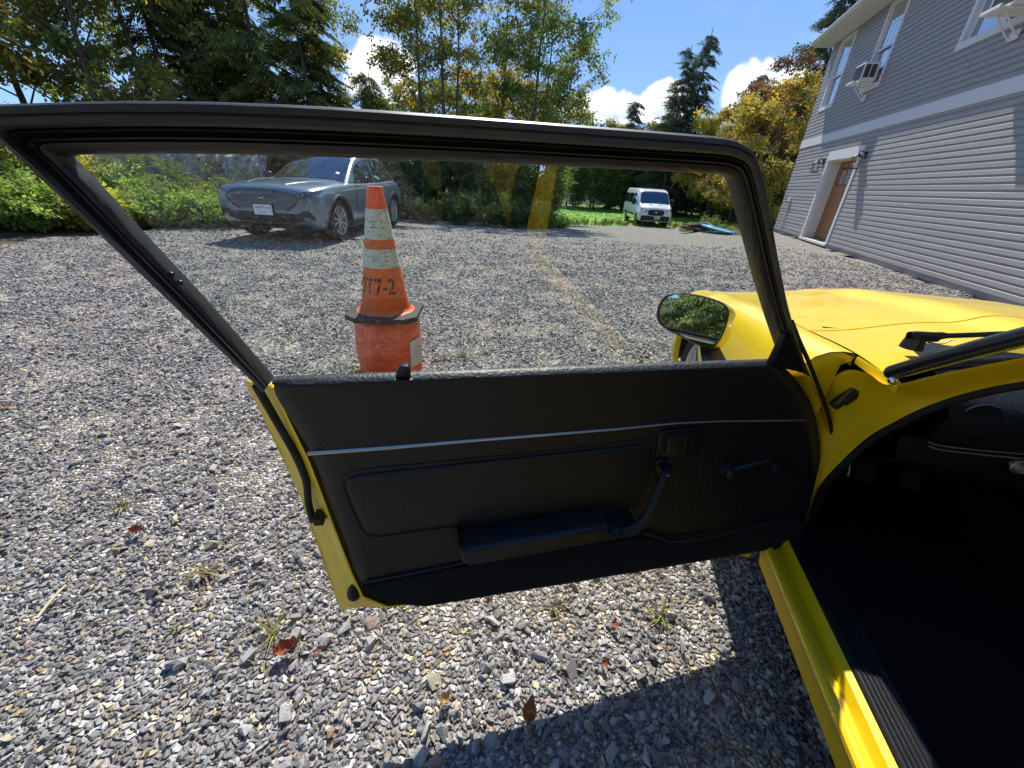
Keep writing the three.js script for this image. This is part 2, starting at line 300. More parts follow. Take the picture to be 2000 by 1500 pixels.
function fender(sideOf) {
  const X = (l) => sideOf ? 1.6 - l : l, list = [];
  for (let i = 0; i <= 60; i++) {
    const L = 0.115 + (2.0 - 0.115) * i / 60, t = topY(L), out = 0.028 * Math.exp(-Math.pow((L - 1.1) / 0.45, 2)), nose = smooth(1.6, 2.05, L) * 0.16;
    const d = Math.abs(L - 1.1), arch = d < 0.37 ? 0.30 + Math.sqrt(0.37 * 0.37 - d * d) : 0.2, low = Math.max(0.2, arch);
    const prof = [[0.0475, -0.03], [0.0475, -0.004], [0.042, 0.001], [0.02, 0.002], [-0.005, -0.003], [-0.03, -0.018], [-0.05, -0.045], [-0.064, -0.085], [-0.074, -0.14], [-0.08, -0.2]].map(([a, b]) => [a - (a < 0.02 ? out * smooth(0.02, -0.06, a) : 0), t + b]);
    for (let k = 1; k <= 6; k++) { const y = lerp(t - 0.2, low, k / 6); prof.push([-0.08 - out + 0.045 * Math.pow(clamp((0.62 - y) / 0.45), 2), y]); }
    const e = prof[prof.length - 1]; prof.push([e[0] + 0.03, e[1] + 0.002]);
    list.push(prof.map(([a, b]) => C(X(a + nose), L, b)));
  }
  return rows(list, { flip: !sideOf, step: 0.03 });
}
cw('fender', fender(0), paint); cw('fender', fender(1), paint);
{ // hood, with its turned-down edge along the gaps
  const rearL = (l) => { const m = Math.min(l, 1.6 - l); return 0.362 + 0.13 * smooth(0.0, 0.42, m); }, list = [];
  for (let i = 0; i <= 48; i++) {
    const u = i / 48, r = [];
    for (let j = 0; j <= 44; j++) {
      const v = j / 44, l0 = lerp(0.0535, 1.5465, v), edge = (j === 0 || j === 44) ? 1 : 0;
      const L = lerp(rearL(l0), 1.98, u * u * 0.25 + u * 0.75), ed2 = i === 0 ? 1 : 0;
      r.push(C(l0, L, hoodY(l0, L) - (ed2 ? 0.06 : edge ? 0.028 : 0)));
    }
    // doubled outline rows keep the rim crisp
    list.push(r);
  }
  const second = list[0].map((p, j) => { const l0 = lerp(0.0535, 1.5465, j / 44); return C(l0, rearL(l0) + 0.001, hoodY(l0, rearL(l0)) - (j === 0 || j === 44 ? 0.028 : 0)); }); list.splice(1, 0, second);
  for (const r of list) { const a = r[0].clone(), b = r[r.length - 1].clone(); a.y += 0.0268; b.y += 0.0268; r.splice(1, 0, a); r.splice(r.length - 1, 0, b); }
  cw('hood', rows(list, { step: 0.04, crease: 0.5, flip: false }), paint);
  // cowl panel behind the hood
  const wsBase = (l) => { const m = Math.min(l, 1.6 - l), k = smooth(0.02, 0.75, m); return [-0.05 + 0.25 * Math.pow(clamp((m - 0.03) / 0.77), 0.55), 0.893 + 0.042 * k]; };
  const cl = [];
  for (let i = 0; i <= 12; i++) { const u = i / 12, r = []; for (let j = 0; j <= 44; j++) { const l0 = lerp(0.052, 1.548, j / 44), [bl, by] = wsBase(l0), L = lerp(rearL(l0) - 0.007, bl + 0.01, u); const dip = i === 0 ? -0.06 : 0; r.push(C(l0, L, lerp(hoodY(l0, L), by - 0.012, Math.pow(u, 3)) + dip)); } cl.push(r); if (i === 0) cl.push(r.map((p) => p.clone().add(V3(0, 0.0595, 0)))); }
  cw('cowl_panel', rows(cl, { step: 0.03, crease: 0.5 }), paint);
  // front closing panel and grille
  const nose = []; for (let i = 0; i <= 6; i++) { const r = []; for (let j = 0; j <= 20; j++) { const l0 = lerp(0.03, 1.57, j / 20), m = Math.min(l0, 1.6 - l0); r.push(C(l0, 1.97 + 0.07 * smooth(0, 0.5, m) * Math.sin(i / 6 * 3.1), lerp(hoodY(l0, 1.98), 0.2, i / 6))); } nose.push(r); }
  cw('nose_panel', rows(nose, { step: 0.05 }), paint);
  // windshield, its rubber and the pillars
  const wsTop = (l) => { const m = Math.min(l, 1.6 - l), k = smooth(0.1, 0.75, m); return [-0.43 + 0.05 * k, 1.212 + 0.03 * k]; };
  const g = []; for (let i = 0; i <= 10; i++) { const r = []; for (let j = 0; j <= 30; j++) { const b0 = lerp(0.052, 1.548, j / 30), t0 = lerp(0.155, 1.445, j / 30), [bl, by] = wsBase(b0), [tl, ty] = wsTop(t0), u = i / 10; r.push(C(lerp(b0, t0, u), lerp(bl, tl, u), lerp(by, ty, u) + 0.02 * Math.sin(u * 3.14))); } g.push(r); }
  cw('windshield', rows(g, { step: 0.05 }), clearGlass);
  const seal = []; for (let j = 0; j <= 30; j++) { const b0 = lerp(0.05, 1.55, j / 30), [bl, by] = wsBase(b0); seal.push(C(b0, bl + 0.006, by)); }
  const up = (s) => { const out = []; for (let i = 0; i <= 10; i++) { const u = i / 10, b0 = s ? 1.552 : 0.048, t0 = s ? 1.447 : 0.153, [bl, by] = wsBase(b0), [tl, ty] = wsTop(t0); out.push(C(lerp(b0, t0, u), lerp(bl, tl, u), lerp(by, ty, u) + 0.02 * Math.sin(u * 3.14) + 0.002)); } return out; };
  cw('windshield_seal', merge([tube(seal, 0.012, 60, 8), tube(up(0), 0.0155, 30, 10), new THREE.SphereGeometry(0.0155, 12, 10).translate(...up(0)[0].toArray()), tube(up(1), 0.0135, 30, 8), tube(Array.from({ length: 21 }, (_, j) => { const t0 = lerp(0.153, 1.447, j / 20), [tl, ty] = wsTop(t0); return C(t0, tl, ty); }), 0.012, 40, 8)]), phys(rgb(0.012, 0.012, 0.013), 0.3, { clearcoat: 0.5 }));
  // roof and hatch
  const roofL = []; for (let i = 0; i <= 16; i++) { const u = i / 16, L = lerp(-0.40, -2.3, u), r = []; const ye = 1.245 - 0.02 * u - 0.38 * Math.pow(smooth(0.12, 1, u), 1.2); for (let j = 0; j <= 20; j++) { const v = j / 20, inset = lerp(0.16, 0.09, u), l0 = lerp(inset, 1.6 - inset, v), m = Math.min(v, 1 - v) * 2; const [tl, ty] = wsTop(l0); r.push(C(l0, u === 0 ? tl - 0.01 : L, u === 0 ? ty + 0.012 : ye + 0.035 * smooth(0, 0.9, m))); } roofL.push(r); }
  cw('roof_panel', rows(roofL, { step: 0.1 }), paint);
  const lining = rows(roofL.map((r) => r.map((p) => p.clone().add(V3(0, -0.02, 0)))), { step: 0.1, flip: true }); cw('headliner', lining, carpetBlack);
}
{ const list = []; for (const [a, y] of [[0.046, 0.875], [0.02, 0.884], [-0.005, 0.879], [-0.03, 0.864], [-0.05, 0.837], [-0.064, 0.797], [-0.074, 0.742], [-0.08, 0.68], [-0.08, 0.6], [-0.07, 0.45], [-0.05, 0.3], [-0.03, 0.2]]) list.push([C(a + 0.002, 0.118, y - 0.002), C(lerp(a, 0.034, 0.35), 0.112, y - 0.012), C(lerp(a, 0.034, 0.8), 0.122, y - 0.022), C(0.036, 0.13, y - 0.03)]);
  cw('fender_flange', rows(list, { flip: true }), paintInner);
  const side = []; for (let i = 0; i <= 8; i++) { const L = lerp(0.11, -0.045, i / 8); side.push([C(0.051, L, Math.min(hoodY(0.05, L), 0.893) - 0.004), C(0.049, L, 0.874), C(0.05, L, 0.862)]); } cw('cowl_side', rows(side, { flip: false }), paintInner); }
function quarter(s) { // rear wing, from the door opening to the tail, and the panel up to the roof
  const X = (l) => s ? 1.6 - l : l, list = [];
  for (let i = 0; i <= 40; i++) {
    const L = lerp(-1.09, -2.35, i / 40), t = lerp(0.885, 0.80, smooth(0, 1, i / 40)), out = 0.03 * Math.exp(-Math.pow((L + 1.42) / 0.4, 2)), d = Math.abs(L + 1.42), low = Math.max(0.2, d < 0.36 ? 0.3 + Math.sqrt(0.36 * 0.36 - d * d) : 0.2), tail = smooth(-2.0, -2.35, L) * 0.08;
    const ye = 1.235 - 0.02 * i / 40 - 0.38 * Math.pow(smooth(0.12, 1, lerp(0.363, 1, i / 40)), 1.2);
    const prof = [[0.135, Math.max(ye, t + 0.005)], [0.10, lerp(t, Math.max(ye, t + 0.004), 0.55)], [0.05, lerp(t, Math.max(ye, t + 0.003), 0.16)], [0.0, t], [-0.03, t - 0.02], [-0.055, t - 0.06], [-0.072, t - 0.14]];
    for (let k = 1; k <= 6; k++) { const y = lerp(t - 0.14, low, k / 6); prof.push([-0.078 - out + 0.05 * Math.pow(clamp((0.62 - y) / 0.45), 2), y]); }
    list.push(prof.map(([a, b]) => C(X(a + tail), L, b)));
  }
  return rows(list, { flip: !!s, step: 0.03 });
}
cw('rear_quarter', quarter(0), paint); cw('rear_quarter', quarter(1), paint);
{ const t = []; for (let i = 0; i <= 5; i++) { const r = []; for (let j = 0; j <= 10; j++) r.push(C(lerp(0.0, 1.6, j / 10), -2.34 - 0.05 * Math.sin(i / 5 * 3.1), lerp(0.83, 0.22, i / 5))); t.push(r); } cw('tail_panel', rows(t, { flip: true, step: 0.1 }), paint);
  cw('underbody', box(1.4, 0.04, 4.2).rotateY(-Math.atan2(CA[0], CA[1])).translate(...C(0.8, -0.15, 0.2).toArray()), carpetBlack);
  const rd = []; for (let i = 0; i <= 8; i++) { const r = []; for (let j = 0; j <= 10; j++) { const y = lerp(0.2, 0.885, j / 10); r.push(C(1.6 + 0.07 - 0.03 * Math.pow((y - 0.6) / 0.4, 2), lerp(0.115, -1.09, i / 8), y)); } rd.push(r); }
  cw('closed_door', rows(rd, { step: 0.1 }), paint);
  const rg = []; for (let i = 0; i <= 8; i++) { const u = i / 8, a = C(1.60, lerp(0.02, -1.15, u), 0.885), b = C(1.445, lerp(-0.42, -1.35, u), 1.235 - 0.03 * u); rg.push([a, b]); } cw('side_window', rg.length ? rows(rg) : null, clearGlass);
}
// ---- left door opening: painted jamb, rubber seal, sill
const aperture = [ // [outer edge], [inner edge at the rubber seal], both as l, L, y
  [[0.05, 0.10, 0.22], [0.12, 0.085, 0.24]], [[0.03, 0.15, 0.34], [0.125, 0.112, 0.32]], [[0.035, 0.175, 0.5], [0.13, 0.139, 0.47]], [[0.038, 0.178, 0.66], [0.13, 0.105, 0.6]], [[0.038, 0.155, 0.77], [0.13, 0.067, 0.696]],
  [[0.032, 0.100, 0.843], [0.13, 0.022, 0.766]], [[0.038, 0.035, 0.868], [0.13, -0.01, 0.812]], [[0.044, -0.03, 0.872], [0.136, -0.06, 0.875]], [[0.062, -0.105, 0.935], [0.144, -0.11, 0.925]], [[0.085, -0.20, 1.012], [0.158, -0.16, 0.968]], [[0.125, -0.32, 1.112], [0.18, -0.27, 1.065]],
  [[0.152, -0.43, 1.2], [0.2, -0.40, 1.165]], [[0.165, -0.62, 1.24], [0.215, -0.6, 1.205]], [[0.165, -1.0, 1.245], [0.215, -1.0, 1.21]], [[0.155, -1.32, 1.225], [0.2, -1.3, 1.18]], [[0.13, -1.46, 1.18], [0.18, -1.38, 1.13]], [[0.07, -1.34, 1.02], [0.14, -1.28, 1.0]], [[0.03, -1.12, 0.87], [0.1, -1.1, 0.84]], [[0.02, -1.09, 0.7], [0.095, -1.06, 0.66]], [[0.01, -1.085, 0.5], [0.095, -1.04, 0.46]], [[0.0, -1.08, 0.3], [0.1, -1.02, 0.33]], [[0.02, -1.06, 0.2], [0.12, -0.97, 0.24]],
];
{
  const steps = [[0, 0], [0.18, 0.006], [0.34, -0.004], [0.52, 0.004], [0.7, -0.006], [0.86, 0.0], [1, 0.002]];
  const curves = steps.map(([t, o]) => catmull(aperture.map(([a, b]) => C(lerp(a[0], b[0], t) - o, lerp(a[1], b[1], t), lerp(a[2], b[2], t) - o * 0.4)), 130));
  const list = curves[0].map((_, i) => curves.map((c) => c[i]));
  cw('door_jamb', rows(list, { step: 0.02 }), paintInner);
  cw('door_seal', tube(aperture.map(([, b]) => C(b[0] + 0.006, b[1], b[2])), 0.0105, 160, 8), rubber);
  const hp = (l, L, y) => C(l, L, y);
  // hinge and the dark recess it sits in
  const hinge = sub('door_hinge', car, hp(0.05, 0.1, 0.8));
  cw('hinge_plate', new RoundedBoxGeometry(0.016, 0.06, 0.028, 2, 0.004).rotateZ(-0.45).rotateY(-0.4).translate(...hp(0.072, 0.098, 0.79).toArray()), std(rgb(0.03, 0.025, 0.012), 0.4, { metalness: 0.6 }), hinge);
  cw('hinge_pin', new THREE.CylinderGeometry(0.0065, 0.0065, 0.07, 10).rotateZ(-0.45).translate(...hp(0.058, 0.094, 0.79).toArray()), std(rgb(0.10, 0.085, 0.05), 0.45, { metalness: 0.8 }), hinge);
  cw('grease_smudge', new THREE.SphereGeometry(0.006, 8, 6).scale(1, 0.5, 1).translate(...hp(0.112, 0.06, 0.775).toArray()), std(rgb(0.01, 0.01, 0.008), 0.5), hinge);
  const onSide = (px, py, l) => { const d = ray(px, py), t = (l + CO[0] * CB[0] + CO[1] * CB[1]) / (d.x * CB[0] - d.z * CB[1]); return V3(d.x * t, EYE + d.y * t, d.z * t); };
  cw('hinge_arm', new RoundedBoxGeometry(0.022, 0.07, 0.02, 2, 0.005).rotateZ(-0.5).rotateY(-0.4).translate(...onSide(1652, 776, 0.062).toArray()), std(rgb(0.018, 0.016, 0.012), 0.45, { metalness: 0.4 }), hinge);
  cw('screw', new THREE.SphereGeometry(0.009, 14, 10).translate(...hp(0.046, -0.03, 0.883).toArray()), chrome, car);
  const prof = (pts, L0, L1, n = 24) => { const list = []; for (let i = 0; i <= n; i++) { const L = lerp(L0, L1, i / n); list.push(pts.map(([l, y]) => C(l, L, y))); } return rows(list, { step: 0.05, crease: 0.6, flip: true }); };
  cw('rocker_sill', prof([[0.06, 0.17], [0.05, 0.22], [0.026, 0.29], [0.003, 0.316], [0.003, 0.326], [0.008, 0.331], [0.017, 0.332], [0.022, 0.327], [0.025, 0.317], [0.042, 0.315], [0.046, 0.328], [0.05, 0.339], [0.062, 0.346], [0.064, 0.33]], 0.118, -1.085), paint);
  cw('sill_plate', prof([[0.0635, 0.32], [0.0635, 0.349], [0.066, 0.352], [0.126, 0.354], [0.13, 0.34], [0.134, 0.22]], 0.1, -1.04), std(rgb(0.012, 0.012, 0.013), 0.38, { bumpMap: grainTex, bumpScale: 0.0006 }));
  for (let k = 0; k < 5; k++) cw('sill_rib', prof([[0.072 + k * 0.009, 0.352], [0.073 + k * 0.009, 0.3555], [0.076 + k * 0.009, 0.3555], [0.077 + k * 0.009, 0.352]], 0.05, -1.0, 6), plasticBlack);
}
// ---- cabin
{
  const prof = (pts, l0, l1, n = 12) => { const list = []; for (let i = 0; i <= n; i++) { const l = lerp(l0, l1, i / n); list.push(pts.map(([L, y]) => C(l, L, y))); } return rows(list, { step: 0.1 }); };
  cw('cabin_floor', prof([[0.62, 0.24], [0.1, 0.225], [-1.15, 0.225], [-1.2, 0.45], [-2.3, 0.5]], 0.125, 1.475), carpetBlack);
  cw('firewall', prof([[0.62, 0.24], [0.5, 0.5], [0.42, 0.86]], 0.11, 1.49), carpetBlack);
  const kick = []; for (let i = 0; i <= 4; i++) kick.push([C(0.128, lerp(0.09, 0.62, i / 4), 0.22), C(0.128, lerp(0.12, 0.5, i / 4), 0.85)]); cw('kick_panel', rows(kick), vinyl);
  cw('dashboard', prof([[0.16, 0.915], [0.04, 0.895], [-0.03, 0.865], [-0.055, 0.83], [-0.04, 0.775], [0.01, 0.745], [0.02, 0.72], [0.0, 0.69], [0.08, 0.63], [0.3, 0.62]].map(([a, b]) => [a, b]), 0.15, 1.45, 20), vinyl);
  const onL = (px, py, L) => { const d = ray(px, py), D = [d.x, -d.z], t = (L + CO[0] * CA[0] + CO[1] * CA[1]) / (D[0] * CA[0] + D[1] * CA[1]); return V3(d.x * t, EYE + d.y * t, d.z * t); };
  const strip = (pts, r) => cw('trim_strip', tube(pts.map(([x, y]) => onL(x, y, 0.005)), r, 20, 6), wornChrome);
  strip([[1812, 863], [1830, 869], [1900, 878], [2000, 887], [2200, 905]], 0.0016); strip([[1814, 871], [1830, 877], [1900, 886], [2000, 896], [2200, 915]], 0.0016);
  const vent = cw('air_vent', merge([new THREE.TorusGeometry(0.034, 0.003, 8, 28), new THREE.CylinderGeometry(0.033, 0.03, 0.008, 24).rotateX(Math.PI / 2)]).rotateY(-0.2).translate(...onL(1912, 822, -0.045).toArray()), carpetBlack);
  cw('dash_knob', merge([new THREE.TorusGeometry(0.014, 0.003, 8, 20), new THREE.CylinderGeometry(0.011, 0.012, 0.02, 16).rotateX(Math.PI / 2)]).rotateY(-0.2).translate(...onL(1992, 912, 0.0).toArray()), wornChrome);
  cw('dash_knob', new THREE.CylinderGeometry(0.010, 0.012, 0.02, 16).rotateX(Math.PI / 2).rotateY(-0.2).translate(...onL(1940, 922, 0.0).toArray()), plasticBlack);
  cw('hood_release', tube([onL(1657, 880, 0.12), onL(1660, 910, 0.12), onL(1656, 930, 0.115)], 0.002, 10, 6), wornChrome);
  for (let k = 0; k < 3; k++) cw('pedal', merge([box(0.055, 0.07, 0.012, 0, 0, 0, 0.004), tube([V3(0, 0.02, -0.01), V3(0, 0.14, -0.05), V3(0, 0.3, -0.04)], 0.007, 10, 6), ...[0, 1, 2, 3].map((j) => box(0.05, 0.006, 0.006, 0, -0.024 + j * 0.016, 0.007))]).rotateX(-0.4).rotateY(-0.21).translate(...C(0.24 + 0.13 * k, 0.36, 0.42).toArray()), rubber);
  const seat = (l) => { const s = sub('seat', car, C(l, -0.72, 0.24)); cw('cushion', new RoundedBoxGeometry(0.46, 0.16, 0.5, 4, 0.06).rotateX(0.12).rotateY(-0.21).translate(...C(l, -0.66, 0.36).toArray()), vinyl, s); cw('backrest', new RoundedBoxGeometry(0.46, 0.66, 0.15, 4, 0.06).rotateX(-0.32).rotateY(-0.21).translate(...C(l, -1.0, 0.68).toArray()), vinyl, s); };
  seat(0.42); seat(1.18);
  const sw = C(0.42, -0.3, 0.76); cw('steering_wheel', merge([new THREE.TorusGeometry(0.19, 0.013, 10, 40), new THREE.CylinderGeometry(0.04, 0.05, 0.05, 20).rotateX(Math.PI / 2), ...[0, 1, 2].map((k) => box(0.03, 0.18, 0.006, 0, 0.09, 0).rotateZ(k * 2.094 + Math.PI))]).rotateX(-0.42).rotateY(-0.21).translate(sw.x, sw.y, sw.z), plasticBlack);
  cw('steering_column', tube([sw, C(0.42, 0.05, 0.66), C(0.42, 0.3, 0.5)], 0.025, 8, 10), plasticBlack);
  const tun = prof([[0.5, 0.5], [0.1, 0.46], [-0.4, 0.42], [-1.2, 0.42]], 0.69, 0.91, 4); cw('centre_console', merge([tun, rows([0, 1].map((s) => [0.5, 0.1, -0.4, -1.2].map((L, i) => C(s ? 0.92 : 0.68, L, s ? 0.42 : 0.42)))), rows([[0.5, -1.2].map((L) => C(0.685, L, 0.23)), [0.5, -1.2].map((L) => C(0.69, L, 0.45))])]), vinyl);
}
{ // black trim on the inside of the body
  const panel = (l0, l1, L0, L1, y0, y1) => { const list = []; for (let i = 0; i <= 8; i++) list.push([C(l0, lerp(L0, L1, i / 8), y0), C(lerp(l0, l1, 0.4), lerp(L0, L1, i / 8), lerp(y0, y1, 0.5)), C(l1, lerp(L0, L1, i / 8), y1)]); return rows(list); };
  cw('side_trim', panel(1.49, 1.53, 0.4, -2.3, 0.22, 0.88), vinyl); cw('side_trim', panel(0.13, 0.13, -1.07, -2.3, 0.22, 0.86), vinyl); cw('side_trim', panel(0.13, 0.2, -1.32, -2.3, 0.84, 1.1), vinyl); cw('side_trim', panel(1.47, 1.4, -1.3, -2.3, 0.84, 1.1), vinyl);
  cw('tail_trim', rows([[C(0.1, -2.28, 0.3), C(1.5, -2.28, 0.3)], [C(0.1, -2.28, 0.86), C(1.5, -2.28, 0.86)]]), carpetBlack);
}
// ---- wheels
function carWheel(parent, centre, axis, r, w, tyre, rim, spokes, dark) {
  const g = sub('wheel', parent, centre), q = new THREE.Quaternion().setFromUnitVectors(V3(0, 1, 0), axis.clone().normalize());
  const h = w / 2, put = (geo) => { geo.applyQuaternion(q); return geo; };
  part('tyre', put(lathe([[r * 0.66, -h * 0.8], [r * 0.74, -h * 0.98], [r * 0.9, -h], [r * 0.975, -h * 0.82], [r, -h * 0.5], [r, h * 0.5], [r * 0.975, h * 0.82], [r * 0.9, h], [r * 0.74, h * 0.98], [r * 0.66, h * 0.8]], 48)), tyre, g);
  const list = [lathe([[r * 0.66, -h * 0.7], [r * 0.62, h * 0.2], [r * 0.66, h * 0.86], [r * 0.69, h * 0.9], [r * 0.7, h * 0.82]], 48)];
  for (let k = 0; k < spokes; k++) { const b = box(r * (spokes > 8 ? 0.07 : 0.16), h * 0.2, r * 0.6, 0, h * 0.66, r * 0.36, 0.004); if (spokes > 8) b.rotateY((k % 2 ? 0.16 : -0.16)); b.rotateY(k / spokes * 2 * Math.PI); list.push(b); }
  list.push(new THREE.CylinderGeometry(r * 0.13, r * 0.17, h * 0.3, 20).translate(0, h * 0.7, 0));
  part('rim', put(merge(list)), rim, g);
  part('brake_disc', put(new THREE.CylinderGeometry(r * 0.6, r * 0.6, 0.02, 32)), dark, g);
  return g;
}
const discDark = std(rgb(0.03, 0.03, 0.03), 0.5, { metalness: 0.6 });
const axL = V3(-CB[0], 0, CB[1]);
for (const [l, L, s] of [[0.05, 1.1, 1], [0.05, -1.42, 1], [1.55, 1.1, -1], [1.55, -1.42, -1]]) carWheel(car, C(l, L, 0.305), axL.clone().multiplyScalar(s), 0.305, 0.19, tyreMat, alloy, 6, discDark);
for (const L of [1.1, -1.42]) for (const s of [0, 1]) { const list = []; for (let i = 0; i <= 16; i++) { const a = Math.PI * i / 16; list.push([0.0, 0.24].map((d) => C(s ? 1.6 - d + 0.03 : d - 0.03, L + Math.cos(a) * 0.365, 0.3 + Math.sin(a) * 0.365))); } cw('wheel_liner', rows(list), carpetBlack); }

// ---- wiper
{
  const w = sub('wiper', car, C(0.15, 0.14, 0.91));
  const onY = (px, py, y) => { const d = ray(px, py), t = (y - EYE) / d.y; return V3(d.x * t, y, d.z * t); };
  const b = onY(1782, 674, 0.925);
  cw('wiper_base', merge([new THREE.CylinderGeometry(0.017, 0.021, 0.026, 16), box(0.05, 0.017, 0.03, 0.016, 0.015, 0, 0.007)]).translate(b.x, b.y + 0.006, b.z), plasticBlack, w);
  const P = [[1775, 655, 0.952], [1815, 656, 0.955], [1880, 655, 0.96], [2000, 650, 0.968], [2120, 647, 0.975]].map((q) => onY(...q));
  cw('wiper_arm', taperTube(catmull(P, 20), Array.from({ length: 21 }, (_, i) => i < 8 ? 0.0085 : 0.0058), 8), plasticBlack, w);
  cw('wiper_spring', tube([onY(1812, 668, 0.938), onY(1835, 672, 0.936), onY(1860, 664, 0.945)], 0.0018, 12, 6), wornChrome, w);
  const Q = [[1985, 668, 0.955], [2060, 664, 0.962], [2180, 656, 0.97]].map((q) => onY(...q)); cw('wiper_blade', tube(Q, 0.005, 12, 6), rubber, w);
}

// ================================================================ the open door
const DA = 12 * RAD, ED = [Math.cos(DA), Math.sin(DA)], DN = [Math.sin(DA), -Math.cos(DA)], D0 = [0, 0.689];
const profD = (y, s = 0.2) => y > 0.87 ? (y - 0.87) / 0.39 * 0.097 : lerp(0.052, 0.125, clamp((0.8 - s) / 1.2)) * Math.pow((0.87 - y) / 0.55, 2) - 0.012 * Math.sin(clamp((0.87 - y) / 0.55) * 3.14);
const DW = (s, y, o) => { const q = o + profD(y, s); return V3(D0[0] + s * ED[0] + q * DN[0], y, -(D0[1] + s * ED[1] + q * DN[1])); };
function onDoor(px, py, o = 0) {
  const d = ray(px, py), dn = d.x * DN[0] + -d.z * DN[1], an = D0[0] * DN[0] + D0[1] * DN[1]; let y = 0.87, t = 1, s = 0.2;
  for (let i = 0; i < 40; i++) { t = (o + profD(y, s) + an) / dn; y = lerp(y, EYE + d.y * t, 0.6); s = (d.x * t - D0[0]) * ED[0] + (-d.z * t - D0[1]) * ED[1]; }
  return [(d.x * t - D0[0]) * ED[0] + (-d.z * t - D0[1]) * ED[1], y];
}
const DP = (px, py, o = 0) => { const [s, y] = onDoor(px, py, o); return DW(s, y, o); };
const door = sub('door', car, DW(0.86, 0.28, -0.05)); door.userData.label = 'open yellow driver door with black inner trim and framed window';
const dp = (name, g, m) => worldPart(name, g, m, door);
function doorPlate(pixels, o0, o1, bevel = 0.003, oAt = o1, holes) { // a raised plate on the inner face
  const sh = shapeOf(pixels.map(([x, y]) => onDoor(x, y, oAt)));
  const g = new THREE.ExtrudeGeometry(sh, { depth: Math.max(0.0005, o1 - o0 - bevel), bevelEnabled: bevel > 0, bevelSize: bevel, bevelThickness: bevel, bevelOffset: -bevel, bevelSegments: 3, curveSegments: 8 });
  const w = warp(g, (v) => DW(v.x, v.y, v.z + o0)); return toCreasedNormals(w, 0.6);
}
const doorTube = (pts, r, seg = 30, sides = 8) => tube(pts.map(([x, y, o]) => DP(x, y, o)), r, seg, sides);
